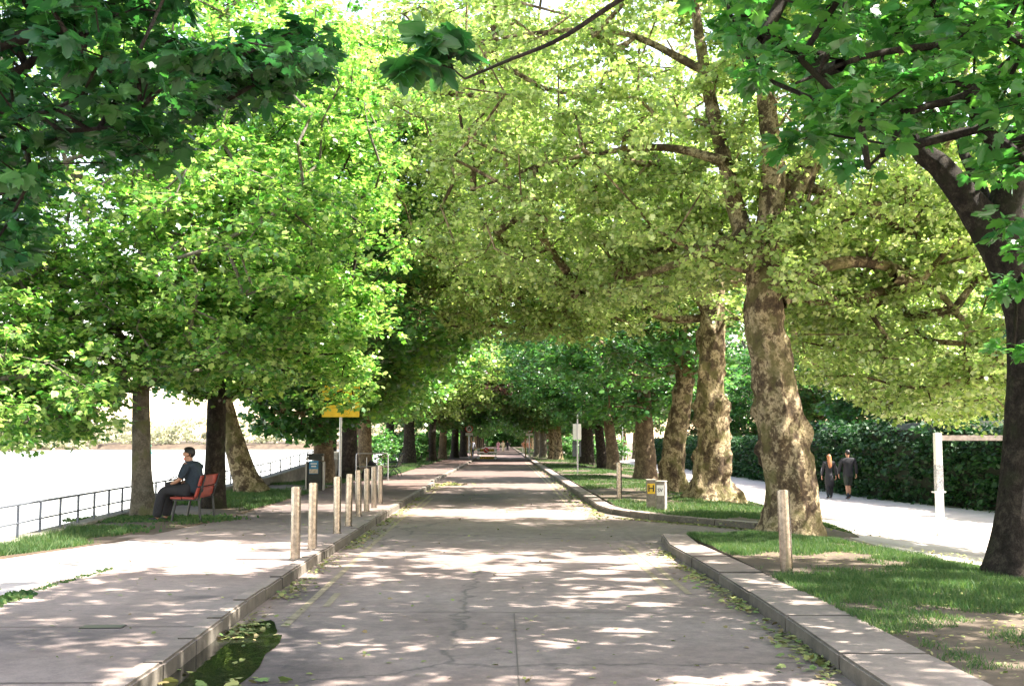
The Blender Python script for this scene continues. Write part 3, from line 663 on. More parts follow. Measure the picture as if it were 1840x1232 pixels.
avenue(625, 861, 34, 0, 'broad dark trunk directly behind the yellow sign pole', 'bark_dark', 'leaf_lightened', [((1.2, 0, 7.4), (5.2, 4.2, 4.2), 260), ((1.4, -.5, 4.6), (3.8, 3.8, 1.6), 220)], 22)
avenue(655, 848, 25, 0, 'dark brown trunk right of the yellow sign, the steel hoop railing in front of it', 'bark_brown', 'leaf_lightened', std, 23)
avenue(735, 834, 22, 0, 'thick dark trunk on the verge beyond the black ornate bench', 'bark_dark', 'leaf_plane', [((2.0, 0, 7.8), (5.6, 4.4, 4.2), 300), ((.8, 0, 4.6), (3.8, 3.6, 1.4), 120)], 24, floor=4.4)
# ---- right row: big plane -------------------------------------------
b = Vector((4.72, 19.0, .02))
def at(px, py, dy=0.0): q = P(px, py, b.y + dy); return tuple(q)
C = lobes_points([((3.2, 20.5, 8.2), (5.4, 4.2, 4.2), 520), ((9.0, 21.5, 4.1), (3.9, 3.2, 2.5), 460), ((7.6, 20, 7.5), (4.4, 3.8, 3.6), 300), ((1.5, 22, 5.9), (3.2, 3.2, 1.6), 150), ((4.6, 19.5, 4.6), (2.4, 1.6, 1.2), 40)], rn(31), .3)
u, v = pix(C)
low = np.interp(u, [600, 900, 1100, 1230, 1270, 1330, 1390, 1460, 1560, 1700, 1850, 2300], [420, 520, 590, 580, 520, 480, 500, 690, 735, 775, 775, 790])
rg2 = rn(77); trunkwin = (np.abs(u - 1385) < 40) & (v > 180) & (v < 380) & (C[:, 1] < 19.3)
C = C[(v < low) & ~trunkwin & (C[:, 2] > 2.0)]; C = filt(C, rn(32), strength=.2)
tree('plane_tree', 'biggest plane tree, thick blotched lumpy trunk behind the near right bollard', 'tree', None,
     [([(4.72, 19.0, -.1), at(1423, 900), at(1408, 790), at(1388, 660), at(1372, 570), at(1385, 430), at(1388, 300), at(1378, 190), at(1360, 20)], [.50, .43, .385, .33, .31, .25, .185, .15, .09]),
      ([at(1375, 560), at(1360, 470), at(1330, 400, .2), at(1300, 280, .3), at(1265, 120, .5), at(1240, -60, .6)], [.20, .20, .16, .13, .10, .06]),
      ([at(1395, 470), at(1430, 350, .1), at(1480, 270, .2), at(1520, 150, .3)], [.17, .13, .10, .06]),
      ([at(1400, 540), at(1450, 490, .2), at(1560, 470, .8), at(1680, 520, 1.6), at(1780, 640, 2.2)], [.17, .12, .09, .07, .03]),
      ([at(1305, 290), at(1180, 265, .5), at(1000, 290, 1.0), at(850, 340, 1.6)], [.09, .06, .035, .02]),
      ([at(1390, 330), at(1500, 350, .8), at(1640, 420, 1.6), at(1730, 440, 2)], [.12, .08, .06, .03]),
      ([at(1270, 130, .5), at(1120, 60, .8), at(960, 60, 1.0), at(800, 90, 1.4)], [.07, .05, .035, .015]),
      ([at(1340, 420), at(1200, 480, 1.2), at(1050, 520, 2.4)], [.10, .06, .03])],
     'bark_plane', 'leaf_plane', C, 33, K=150, size=.088, crad=.66, kind='mid', z0=.02, flare=.42, lump=.13, burl=.28, seg=48, tilt=.8, tip=.008, twr=.007)
b = Vector((5.55, 30.6, -.02))
C = lobes_points([((2.2, 31.5, 9.0), (6.2, 4.6, 4.8), 480), ((0.2, 33, 6.6), (4.0, 3.6, 1.9), 220), ((7.0, 31, 6.8), (4.4, 4, 3.0), 200), ((10, 32, 5.2), (3.4, 3.5, 2.8), 160), ((-1.6, 33, 11.5), (4.6, 3.4, 3.2), 230)], rn(41), .35)
u, v = pix(C); low = np.interp(u, [500, 700, 900, 1100, 1230, 1330, 1500, 1900], [470, 560, 620, 640, 575, 575, 700, 740])
C = C[(v < low)]; C = filt(C, rn(42), strength=.4)
tree('plane_tree', 'plane tree with a pale yellow sunlit lumpy trunk, just right of the hydrant marker posts', 'tree', None,
     [([(5.6, 30.6, -.15), at(1278, 860), at(1282, 790), at(1277, 700), at(1280, 600), at(1275, 480), at(1240, 330), at(1215, 100)], [.62, .47, .43, .37, .33, .28, .20, .09]),
      ([at(1278, 560), at(1200, 470, .4), at(1080, 420, .8), at(900, 400, 1.4)], [.20, .14, .09, .04]),
      ([at(1240, 330), at(1110, 230, .8), at(960, 200, 1.2)], [.14, .09, .04]),
      ([at(1278, 540), at(1350, 440, .4), at(1430, 330, .9)], [.18, .12, .05])],
     'bark_plane', 'leaf_plane', C, 43, K=130, size=.10, crad=.8, kind='simple', z0=-.05, flare=.5, lump=.18, burl=.5, seg=44, tilt=.8, tip=.009, twr=.008)
b = Vector((5.25, 34.5, 0))
C = lobes_points([((3.4, 36.5, 7.0), (4.6, 4.0, 3.6), 260), ((4.6, 35.5, 4.9), (3.0, 3.0, 1.4), 130)], rn(51))
u, v = pix(C); C = C[(v < 690) & ((np.abs(C[:, 0]) > 3) | (C[:, 2] > 5.2))]; C = filt(C, rn(52), strength=.5)
tree('plane_tree', 'rough spotted trunk between the dark tree and the sunlit plane, leaning right as it rises', 'tree', None,
     [([(5.2, 34.8, -.15), at(1207, 860), at(1212, 800), at(1222, 740), at(1232, 660), at(1225, 500)], [.46, .36, .34, .30, .24, .10]),
      ([at(1228, 700), at(1205, 600, .3), at(1150, 540, .6)], [.16, .11, .04])],
     'bark_plane', 'leaf_deep', C, 53, K=60, size=.16, crad=.75, kind='simple', z0=-.05, flare=.45, lump=.16, burl=.3, seg=32)
stR = [((-1.4, 0, 7.4), (5.2, 4.2, 4.0), 250), ((-.8, -.5, 4.3), (4.2, 3.8, 1.7), 210)]
avenue(1160, 862, 36, -.05, 'dark mossy trunk with wide flaring roots behind the hydrant marker posts', 'bark_brown', 'leaf_deep', stR, 61, side=1, floor=4.4, name='plane_tree')
avenue(1104, 845, 22, -.5, 'reddish lit trunk just behind the far right bollard, leaning left', 'bark_brown', 'leaf_deep', stR, 62, side=1, floor=4.3)
avenue(1083, 841, 18, -.4, 'dark thin trunk leaning left, second left of the far right bollard', 'bark_dark', 'leaf_deep', stR, 63, side=1, floor=4.3)
avenue(1055, 835, 24, 0, 'wide dark trunk directly behind the blank white sign pole', 'bark_dark', 'leaf_deep', stR, 64, side=1, floor=4.3)

# ---- the rest of the avenue: three prototypes, then copies ----------
def proto(seed, lm, bm, mirror):
    s = mirror     # crown leans toward +x*s (the road)
    C = lobes_points([((1.6 * s, 0, 8.2), (5.6, 4.8, 4.2), 250), ((1.0 * s, 0, 4.7), (4.4, 4.2, 1.9), 150)], rn(seed))
    C = C[C[:, 2] > np.where(C[:, 0] * s > 2.4, 4.3, 2.95)]
    return tree('avenue_tree', 'x', 'tree', 'x', [([(0, 0, -.15), (.02, 0, 1.2), (.1 * s, 0, 3.2), (.3 * s, 0, 5), (.3 * s, 0, 11)], [.40, .34, .29, .22, .07]),
        ([(.1 * s, 0, 3.4), (1.6 * s, -.4, 5.4), (3.8 * s, -.8, 7.2)], [.2, .13, .05]), ([(.1 * s, 0, 3.6), (-1.2 * s, .4, 5.6), (-2.6 * s, .6, 7.2)], [.18, .12, .04])],
        bm, lm, C, seed, K=50, size=.27, crad=1.05, kind='tri', flare=.5, seg=14, tip=.012, twr=.012)
protos = {(-1, 0): proto(71, 'leaf_deep', 'bark_dark', 1), (-1, 1): proto(72, 'leaf_mixed', 'bark_brown', 1), (1, 0): proto(73, 'leaf_deep', 'bark_grey', -1), (1, 1): proto(74, 'leaf_mixed', 'bark_plane', -1)}
used = set()
def copytree(src, loc, rz=0.0, label=None, group=None, sc=1.0, cat=None):
    o = src.copy(); COL.objects.link(o); o.location = loc; o.rotation_euler = (0, 0, rz); o.scale = (sc,) * 3
    if label: o['label'] = label
    if group: o['group'] = group
    for ch in list(src.children):
        c = ch.copy(); COL.objects.link(c); c.parent = o
        for g in list(ch.children): d = g.copy(); COL.objects.link(d); d.parent = c
    return o
def place(key, loc, rz, label, group, sc=1.0, matl=None):
    if key not in used:
        used.add(key); o = protos[key]; o.location = loc; o.rotation_euler = (0, 0, rz); o.scale = (sc,) * 3; o['label'] = label; o['group'] = group
    else: o = copytree(protos[key], loc, rz, label, group, sc)
    return o
rr_ = random.Random(4)
LY = [(775, 829, 1), (795, 825, 1), (817, 823, 0), (832, 820.5, 0)]
lab = ['brown trunk on the left verge, first beyond the thick dark one', 'pale trunk on the left verge with the orange lifebuoy post beside it', 'narrow dark trunk on the left verge behind the lifebuoy post', 'dark trunk just left of the left-hand round sign']
for i, (px, py, k) in enumerate(LY):
    g = G(px, py, .12); place((-1, k), (g.x, g.y, .1), rr_.uniform(-.3, .3), lab[i], 'trees further along the left row', rr_.uniform(.95, 1.08))
RY = [(1003, 826, 1), (992, 824, 1), (976, 822, 0), (966, 820, 0)]
lab = ['ochre leaning trunk on the right verge between the blank sign and the right-hand round sign', 'pale slim trunk next left of the ochre leaning one on the right verge', 'light grey trunk on the right verge, third right of the right-hand round sign', 'dark trunk just right of the right-hand round sign']
for i, (px, py, k) in enumerate(RY):
    g = GT(px, py, .1); place((1, k), (g.x, g.y, base(g.x) + .05), rr_.uniform(-.3, .3), lab[i], 'trees further along the right row', rr_.uniform(.95, 1.08))
y = 146
i = 0
while y < 330:
    for sd in (-1, 1):
        place((sd, (i + (sd > 0)) % 2), (sd * rr_.uniform(5.4, 6.4), y + rr_.uniform(-2, 2), base(6 * (sd > 0)) + .05), rr_.uniform(-.4, .4), ('small dark tree at the distant end of the left row, beyond the road works barrier' if sd < 0 else 'small dark tree at the distant end of the right row, beyond the round signs'),
              ('trees at the distant end of the left row' if sd < 0 else 'trees at the distant end of the right row'), rr_.uniform(.9, 1.1))
    y += 11; i += 1
for i, x in enumerate((-13, -6.5, 0, 6.5, 13)):
    place((1 if x > 0 else -1, 0), (x, 336 + x * .3, -4.2), 1.0 + x, 'dark low-branched tree closing off the very end of the road', 'trees closing the end of the road', 1.3)
# one copper tree arching over the road in the distance
g = Vector((-5.2, 84, .1))
C = lobes_points([((-2.4, 84, 6.3), (2.2, 3.2, 1.5), 80), ((.6, 86, 6.3), (2.4, 3, .9), 60)], rn(91)); 
tree('copper_tree', 'dark purple-leaved tree reaching over the road above the round signs', 'tree', None, [([(g.x, g.y, 0), (g.x, g.y, 3), (g.x + .6, g.y, 5), (g.x + 1.8, g.y, 6.3)], [.28, .22, .14, .06])], 'bark_dark', 'leaf_copper', C, 92, K=60, size=.2, crad=.8, kind='tri', z0=.1)
# trees beyond the hedge on the right, and the last group closing the gravel yard
bg = [(20.5, 30, .72, 1), (20, 40, .75, 0), (20.5, 50, .78, 1), (20, 61, .78, 0), (20.5, 74, .8, 1), (20, 90, .8, 0), (19.5, 110, .9, 1), (27, 58, 1.35, 0), (30, 78, 1.5, 1), (28, 104, 1.5, 0)]
for i, (x, y, s, k) in enumerate(bg):
    place((1, k), (x, y, -.4), rr_.uniform(0, 6), 'sunlit leafy tree rising behind the hedge, %s from the right edge of the photo' % ['first', 'second', 'third', 'fourth', 'fifth', 'sixth', 'seventh', 'eighth', 'ninth', 'tenth'][i], 'trees behind the hedge', s)
for i, (x, y, s, k) in enumerate([(13.5, 128, 1.0, 1), (10.8, 140, 1.0, 0), (16, 138, 1.2, 1), (8.8, 152, 1.0, 1)]):
    place((1, k), (x, y, -.4), rr_.uniform(0, 6), 'pale tree closing the far end of the gravel yard, %s' % ['behind the thin lamp pole', 'left of the thin lamp pole', 'right of the parked car', 'nearest the avenue trunks'][i], 'trees closing the gravel yard', s)
# tall crowns behind the left row that close the sky
for i, (x, y, s, k) in enumerate([(-9.5, 62, 1.25, 0), (-9.8, 76, 1.2, 1), (-9.6, 96, 1.2, 0), (-10.0, 118, 1.2, 1)]):
    place((-1, k), (x, y, 0), rr_.uniform(0, 6), 'green tree on the river edge behind the left row, %s' % ['beyond the black bench', 'behind the thick dark trunk', 'behind the lifebuoy post', 'far behind the left-hand round sign'][i], 'trees on the river edge', s)

# ---- foreground maple on the right ----------------------------------
b = Vector((6.02, 13.7, -.05))
C = []
r_ = rn(101)
while len(C) < 430:
    px, d = r_.uniform(1290, 2250), r_.uniform(8.0, 14.5); top = -260
    low = np.interp(px, [1290, 1340, 1420, 1500, 1620, 1700, 1780, 1840, 2000, 2250], [-40, 150, 130, 230, 230, 200, 300, 430, 560, 640])
    py = r_.uniform(top, low)
    q = P(px, py, d)
    C.append(tuple(q))
C += [PX(1390, 160, 9), PX(1350, 175, 9.2), PX(1420, 130, 9), PX(1480, 240, 10), PX(1440, 250, 10), PX(1540, 250, 11), PX(1500, 300, 11), PX(1800, 520, 12.5), PX(1830, 500, 12.6), PX(1770, 590, 12.8), PX(1820, 640, 13), PX(1840, 590, 12)]
C = np.array(C)
C = C[shade_keep(C, rn(102), 0, .9)]
over = lobes_points([((1.5, 9.5, 8.6), (5.4, 5.6, 1.4), 330), ((5.6, 13.5, 9.5), (4.5, 4.5, 1.8), 160), ((5.5, 6, 7.5), (3.5, 3.5, 1.6), 90), ((10.2, 10, 8.2), (4.2, 5.0, 2.2), 250), ((3.2, 6.5, 9.2), (4.2, 3.2, 1.5), 220)], rn(103), .2)  # unseen crown lobes added above the view to shade road and lawn
u, v = pix(over); over = over[(v < -70)]; over = filt(over, rn(104), strength=.4)
tree('maple_tree', 'dark forked maple at the right edge, its leaves overhanging the top right corner', 'tree', None,
     [([(6.0, 13.7, -.2), at(1822, 960), at(1836, 800), at(1842, 660), at(1838, 560), at(1812, 470), at(1775, 410), at(1738, 360), at(1690, 300), at(1650, 262), at(1610, 150)], [.31, .23, .205, .20, .215, .25, .23, .18, .145, .12, .06]),
      ([at(1800, 450), at(1812, 350), at(1840, 250), at(1880, 130), at(1900, -100)], [.24, .20, .17, .13, .08]),
      ([at(1775, 420), at(1760, 330, .3), at(1730, 270, .5), at(1720, 190, .8)], [.12, .09, .06, .03]),
      ([P(2000, -60, 10.5), P(1840, 90, 10.2), P(1740, 170, 10), P(1640, 200, 9.8), P(1600, 260, 9.6), P(1560, 300, 9.5)], [.07, .05, .04, .03, .02, .01]),
      ([P(1850, 60, 10), P(1700, 80, 9.6), P(1560, 100, 9.4), P(1430, 150, 9.2)], [.045, .035, .025, .012])],
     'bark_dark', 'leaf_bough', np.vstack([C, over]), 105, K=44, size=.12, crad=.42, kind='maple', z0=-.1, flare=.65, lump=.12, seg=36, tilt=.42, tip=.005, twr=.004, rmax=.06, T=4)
# ---- hanging sprig on its long bare twig (its tree stands right of the camera)
p0 = Vector((3.4, 3.0, 0))
C = np.array([PX(770, 62, 5.4), PX(800, 70, 5.5), PX(748, 108, 5.4), PX(790, 115, 5.5), PX(815, 95, 5.5), PX(735, 125, 5.35)])
tree('maple_tree', 'overhead maple whose bare twig ends in a hanging leafy sprig, top centre', 'tree', None,
     [([(3.4, 3.0, 0.0), (3.45, 3.0, 2), (3.3, 3.1, 4), (2.9, 3.3, 6)], [.22, .18, .15, .08]),
      ([(3.3, 3.1, 4.1), P(1450, -200, 5.0), P(1130, -10, 5.3), P(1010, 68, 5.4), P(915, 108, 5.45), P(835, 142, 5.5)], [.05, .03, .013, .011, .009, .006]),
      ([P(835, 142, 5.5), P(812, 120, 5.5), P(800, 80, 5.5), P(790, 55, 5.5)], [.005, .004, .003, .002])],
     'bark_dark', 'leaf_maple', C, 111, K=12, size=.115, crad=.085, kind='maple', z0=0, tilt=.5, tip=.0015, twr=.0012, rmax=.01, T=3)
# ---- foreground maple on the left, trunk outside the frame ----------
r_ = rn(121); C = []
while len(C) < 470:
    px, d = r_.uniform(-300, 620), r_.uniform(6.0, 9.0)
    low = np.interp(px, [-300, 0, 50, 75, 110, 210, 330, 400, 470, 540, 620], [560, 500, 400, 290, 235, 300, 250, 185, 165, 140, 90])
    hi = -200; py = r_.uniform(hi, low)
    if 150 < px < 330 and 40 < py < 95 and r_.rand() < .8: continue
    if 330 <= px < 640 and py < 72: continue
    C.append(tuple(P(px, py, d)))
C += [PX(x, y, 7.2) for x, y in ((400, 100), (440, 110), (480, 95), (520, 80), (560, 90), (460, 150), (500, 60), (545, 50))]
C = np.array(C); C = C[shade_keep(C, rn(122), 0, .8)]
over = lobes_points([((-4.5, 8, 8.0), (4.0, 5.0, 1.8), 150)], rn(123), .2); u, v = pix(over); over = over[v < -60]; over = filt(over, rn(124), strength=1)
tree('maple_tree', 'near maple outside the left edge whose dark leafy boughs fill the top left corner', 'tree', None,
     [([(-6.6, 7.5, 0), (-6.5, 7.5, 2), (-6.2, 7.5, 4.2), (-5.6, 7.6, 6.5), (-5, 7.8, 9)], [.34, .28, .25, .18, .06]),
      ([(-6.3, 7.5, 3.2), P(60, 60, 7.4), P(150, 105, 7.3), P(245, 120, 7.2), P(400, 110, 7.1), P(520, 60, 7)], [.09, .045, .03, .022, .013, .006]),
      ([(-6.2, 7.5, 3.8), P(-60, 150, 7.8), P(80, 90, 7.8), P(125, 40, 7.8), P(210, -40, 7.9)], [.06, .035, .03, .028, .02]),
      ([(-6.4, 7.4, 2.6), P(-40, 230, 7), P(120, 235, 6.9), P(230, 225, 6.8)], [.06, .03, .015, .008])],
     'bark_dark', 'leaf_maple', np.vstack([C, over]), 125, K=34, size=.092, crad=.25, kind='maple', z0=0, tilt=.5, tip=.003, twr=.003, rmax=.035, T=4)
# ---- undergrowth between the far trunks
def bush(loc, label, group, seed):
    C = lobes_points([((0, 0, .9), (1.5, 1.9, 1.1), 60), ((.3, .8, 1.5), (1.0, 1.2, .8), 25)], rn(seed)); C = C[C[:, 2] > .15] + np.array(loc)
    t = tree('shrub', label, 'shrub', group, [([tuple(loc), (loc[0], loc[1], loc[2] + .5), (loc[0] + .1, loc[1], loc[2] + 1.3)], [.09, .06, .02])], 'bark_brown', 'leaf_deep', C, seed, K=50, size=.15, crad=.5, kind='tri', z0=loc[2], seg=8)
    t.children[-1].name = 'stem'; return t
bz = bush((-8.0, 69, .1), 'leafy shrub at the river edge, nearest of the row beyond the black bench', 'shrubs at the left river edge', 151)
for i, (x, y, s) in enumerate([(-7.2, 81, 1.0), (-7.6, 86, 1.2), (-7.3, 92, 1.0), (-7.2, 99, 1.1), (-7.4, 107, 1.2), (-7, 116, 1.1), (-7.2, 126, 1.3), (-7, 138, 1.3)]):
    copytree(bz, (x, y, .1), rr_.uniform(0, 6), 'leafy shrub at the river edge, %s from the front of its row' % ['second', 'third', 'fourth', 'fifth', 'sixth', 'seventh', 'eighth', 'ninth'][i], 'shrubs at the left river edge', s)
for i, (x, y, s) in enumerate([(6.9, 82, 1.0), (7.3, 90, 1.1), (7.2, 98, 1.1), (7.4, 108, 1.2), (7.6, 120, 1.3), (7.8, 134, 1.4)]):
    copytree(bz, (x, y, base(x)), rr_.uniform(0, 6), 'dark shrub among the right-hand trunks behind the blank sign, %s from the front' % ['first', 'second', 'third', 'fourth', 'fifth', 'sixth'][i], 'shrubs among the right-hand trunks', s)
# ---- hedge on the right ---------------------------------------------
hx = interp([(14, 15.6), (22, 14.9), (33, 14.9), (42, 13.6), (70, 14.0), (125, 14.4)])
he = empty('hedge', (14.2, 40, -.47), 0, 'long dark clipped ivy hedge along the far side of the gravel yard', 'hedge')
r_ = rn(131); n = 3000; y = 14 + 108 * r_.rand(n) ** 1.5; hh = 2.3 + .7 * fbm(y * .4, 3, 0, 2)
hh = np.where(y > 55, hh * .85, hh)
tb = r_.rand(n) < .35; z = np.where(tb, hh, hh * r_.rand(n)); x = np.array([hx(v) for v in y]) + np.where(tb, r_.rand(n) * 2.0, .25 * fbm(y, z * 1.5, 0, 2)) 
C = np.stack([x, y, z - .47], 1)
lv, lf, t0, t1 = crown_leaves(C, 34, .14, .5, 'simple', r_, tilt=.8)
link('leaves', npmesh('leaves', lv - np.array([14.2, 40, -.47]), lf, False), 'leaf_ivy', he)
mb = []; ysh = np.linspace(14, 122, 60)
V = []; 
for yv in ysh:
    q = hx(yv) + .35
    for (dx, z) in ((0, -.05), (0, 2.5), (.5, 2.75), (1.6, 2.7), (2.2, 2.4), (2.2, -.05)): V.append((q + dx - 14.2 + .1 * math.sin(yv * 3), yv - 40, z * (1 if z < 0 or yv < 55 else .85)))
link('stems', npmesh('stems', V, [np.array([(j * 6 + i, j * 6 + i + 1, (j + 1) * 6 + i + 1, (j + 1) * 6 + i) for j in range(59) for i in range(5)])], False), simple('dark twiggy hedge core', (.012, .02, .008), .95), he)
# ---- far bank ---------------------------------------------------------
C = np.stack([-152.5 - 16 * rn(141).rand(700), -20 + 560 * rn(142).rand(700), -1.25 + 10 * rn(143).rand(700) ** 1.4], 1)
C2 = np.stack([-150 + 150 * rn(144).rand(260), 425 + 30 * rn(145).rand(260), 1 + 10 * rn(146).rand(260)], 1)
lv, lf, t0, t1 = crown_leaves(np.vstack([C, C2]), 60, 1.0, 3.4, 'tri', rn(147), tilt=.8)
tag(link('far_bank_wood', npmesh('far_bank_wood', lv, lf, False), 'leaf_hazed'), kind='stuff')
tag(link('far_bank', npmesh('far_bank', [(-152, 420.5, -1.2), (2, 420.5, -1.2), (2, 424, .6), (-152, 424, .6), (2, 470, 2), (-152, 470, 2)], [np.array([(0, 1, 2, 3), (3, 2, 4, 5)])], False), 'soil'), kind='structure')

# ================================================================== STREET FURNITURE
# bollards
def bollard(label, loc, tilt=(0, 0), h=.92, r=.062, ring=True, group='steel bollards along the left kerb'):
    o = empty('bollard', loc, 0, label, 'bollard', group); o.rotation_euler = (tilt[0], tilt[1], 0)
    MB().cyl((0, 0, -.02), r, h + .02, seg=28, bev=.006).done('post', 'steel', o, True)
    MB().cyl((0, 0, h - .006), r * .72, .010, seg=28, bev=.003).done('cap', 'steel', o, True)
    if ring: MB().cyl((0, 0, 0), r * 1.22, .012, seg=28, bev=.003).done('base_plate', 'steel', o, True)
    return o
bl = [((536, 1005), 'nearest steel bollard of the left kerb row'), ((566, 987), 'second steel bollard from the camera in the left kerb row, brightly sunlit'),
      ((610, 958), 'steel bollard standing in front of the yellow sign pole'), ((630, 945), 'fourth steel bollard from the camera in the left kerb row'),
      ((648, 927), 'fifth steel bollard from the camera in the left kerb row'), ((662, 919), 'sixth steel bollard from the camera in the left kerb row'),
      ((675, 912), 'next to last steel bollard of the left kerb row'), ((686, 904), 'farthest steel bollard of the left kerb row')]
bo = [empty_ for empty_ in []]
for i, ((px, py), lb) in enumerate(bl):
    g = G(px, py, .12); g.x -= .04
    if i == 0: b0 = bollard(lb, (g.x, g.y, .122)); bo.append(b0)
    else: o = copytree(b0, (g.x, g.y, .122), 0, lb, 'steel bollards along the left kerb'); o.rotation_euler = (rr_.uniform(-.02, .02), rr_.uniform(-.02, .02), rr_.uniform(0, 3))
g = GT(1414, 1032, .1); o = copytree(b0, (g.x, g.y, g.z - .01), 0, 'steel bollard on the near right lawn, standing in front of the biggest plane trunk', 'steel bollards on the right-hand lawns'); o.rotation_euler = (0, rad(-1.6), 0); o.scale = (1.15, 1.15, 1.06)
g = GT(1113, 896, .1); o = copytree(b0, (g.x, g.y, g.z - .01), 0, 'steel bollard on the far right lawn, left of the hydrant marker posts', 'steel bollards on the right-hand lawns'); o.scale = (1.15, 1.15, 1.06)

# yellow sign
SY = 30.5; g = P(612, 793, SY); gx = g.x
o = empty('parking_sign', (gx, SY, .12), 0, 'yellow rectangular sign half hidden by leaves on a grey pole behind the bollards', 'sign')
MB().cyl((0, 0, -.1), .038, 2.95, seg=16, bev=.004).done('pole', 'galv', o, True)
bd = MB().box((0, -.055, 2.57), (1.0, .012, .84), 0, .004).done('board', 'yellow', o)
text('RH', .17, (.0, -.063, 2.72), (rad(90), 0, 0), 'black', bd, 'lettering')
bd.children[0].location = (0, -.0635, 2.76)
for z in (2.3, 2.78): MB().box((0, -.035, z), (.14, .028, .03), 0, .003).done('bracket', 'galv', o)

# litter bin
g = G(566, 880, .12); s = g.y / F
o = empty('litter_bin', (g.x, g.y, .11), rad(4), 'black litter bin with flared hood and blue poster on the verge', 'litter bin')
MB().box((0, 0, .46), (.46, .44, .90), 0, .035).done('body', 'bin', o, True)
m_ = MB(); m_.box((0, 0, 1.005), (.42, .40, .13), 0, .02); m_.box((0, 0, 1.10), (.56, .52, .07), 0, .03); m_.done('hood', 'bin', o, True)
for sx in (-1, 1): MB().box((sx * .245, -.12, .99), (.05, .12, .13), 0, .01).done('hood_bracket', 'galv', o)
for sx in (-1, 1): MB().box((sx * .265, 0, .45), (.045, .40, .88), 0, .008).done('side_post', 'galv', o)
ps = MB().box((-.03, -.2235, .72), (.28, .006, .40), 0, 0).done('poster', 'blue', o)
MB().box((-.03, -.228, .60), (.26, .004, .13), 0, 0).done('picture', 'sand', ps)
MB().box((-.03, -.228, .75), (.15, .004, .04), 0, .001).done('white_mark', 'white_paint', ps)
MB().box((-.03, -.228, .83), (.19, .004, .035), 0, .001).done('white_mark', 'white_paint', ps)
MB().box((0, -.02, .015), (.5, .48, .03), 0, .005).done('base', 'bin', o)

# river railing (low, two rails) and quay walls
def rail_run(label, pts, h, sp, name='river_railing', base_rail=True, r=.018, zs=None, low=.45, posts_short=.03):
    p = [Vector(q) for q in pts]; o = empty(name, p[0], 0, label, 'railing'); off = p[0]
    q = [v - off for v in p]
    MB().tube([v + Vector((0, 0, h)) for v in q], r, 8).done('top_rail', 'rail_paint', o, True)
    MB().tube([v + Vector((0, 0, h * low)) for v in q], r * .8, 8).done('lower_rail', 'rail_paint', o, True)
    d = 0; L = [(q[i + 1] - q[i]).length for i in range(len(q) - 1)]; T = sum(L); s = 0; n = int(T / sp); first = None
    for k in range(n + 1):
        s = T * k / max(1, n); i = 0; a = s
        while i < len(L) - 1 and a > L[i]: a -= L[i]; i += 1
        pos = q[i].lerp(q[i + 1], min(1, a / L[i]))
        if first is None: first = MB().box((0, 0, h / 2 - .03), (.035, .035, h + .04), 0, .004).done('post', 'rail_paint', o); c = first
        else: c = first.copy(); COL.objects.link(c); c.parent = o
        c.location = pos
    return o
ry = [9, 12.5, 16.2, 20, 24, 28, 31, 34.2]
rail_run('low grey two-rail railing along the river edge, left of the bench', [(rail_x(y) + .02, y, .17) for y in ry], .50, 1.05)
wallh = interp([(34, .17), (36, .22), (40, .40), (43.5, .72), (46, .80), (49, .85)])
rail_run('low railing on the rising stone parapet, behind the leaning plane and litter bin', [(rail_x(y) + .02, y, wallh(y) + .02) for y in (34.4, 36, 38, 40, 42, 43.5, 46, 48.6)], .46, .95)
def wall(name, label, ys, top, th, m, zb=-3.0, x0=-.16, x1=.2):
    V = []; 
    for y in ys:
        rx = rail_x(y); t = top(y)
        for (dx, z) in ((x0, zb), (x0, t), (x0 + .02, t + .03), (x1 - .02, t + .03), (x1, t), (x1, 0)): V.append((rx + dx, y, z))
    k = 6; nF = [(j * k + i, j * k + (i + 1) % k, (j + 1) * k + (i + 1) % k, (j + 1) * k + i) for j in range(len(ys) - 1) for i in range(k)]
    me = npmesh(name, V, [np.array(nF)], False); o = link(name, me, m); me2 = me
    b_ = bmesh.new(); b_.from_mesh(me2); bmesh.ops.holes_fill(b_, edges=[e for e in b_.edges if e.is_boundary]); bmesh.ops.recalc_face_normals(b_, faces=b_.faces[:]); b_.to_mesh(me2); b_.free()
    return tag(o, label, 'wall')
wall('quay_wall', 'weathered stone kerb wall under the low river railing', [-5, 2, 8, 12, 16.2, 20, 24, 28, 31, 34], lambda y: .15, .3, 'stone')
wall('parapet_wall', 'stone parapet rising from the leaning plane tree to behind the litter bin', [34.02, 36, 38, 40, 42, 43.5, 46, 49], wallh, .35, 'stone', x0=-.18, x1=.22)
wall('quay_wall', 'river edge wall beyond the black ornate bench', [49.5, 60, 90, 150, 330], lambda y: .14, .3, 'stone')
g = Vector((-7.1, 49.2, .0)); 
o = empty('wall_pillar', (-7.12, 49.3, 0), 0, 'pale ribbed end pillar of the stone parapet, right of the litter bin', 'pillar')
MB().box((0, 0, .55), (.55, .45, 1.12), 0, .02).done('shaft', 'pale_concrete', o)
MB().box((0, 0, 1.15), (.66, .56, .09), 0, .02).done('cap', 'pale_concrete', o)
for k in range(4): MB().box((-.2 + .135 * k, -.24, .72), (.05, .05, .72), 0, .01).done('rib', 'pale_concrete', o)
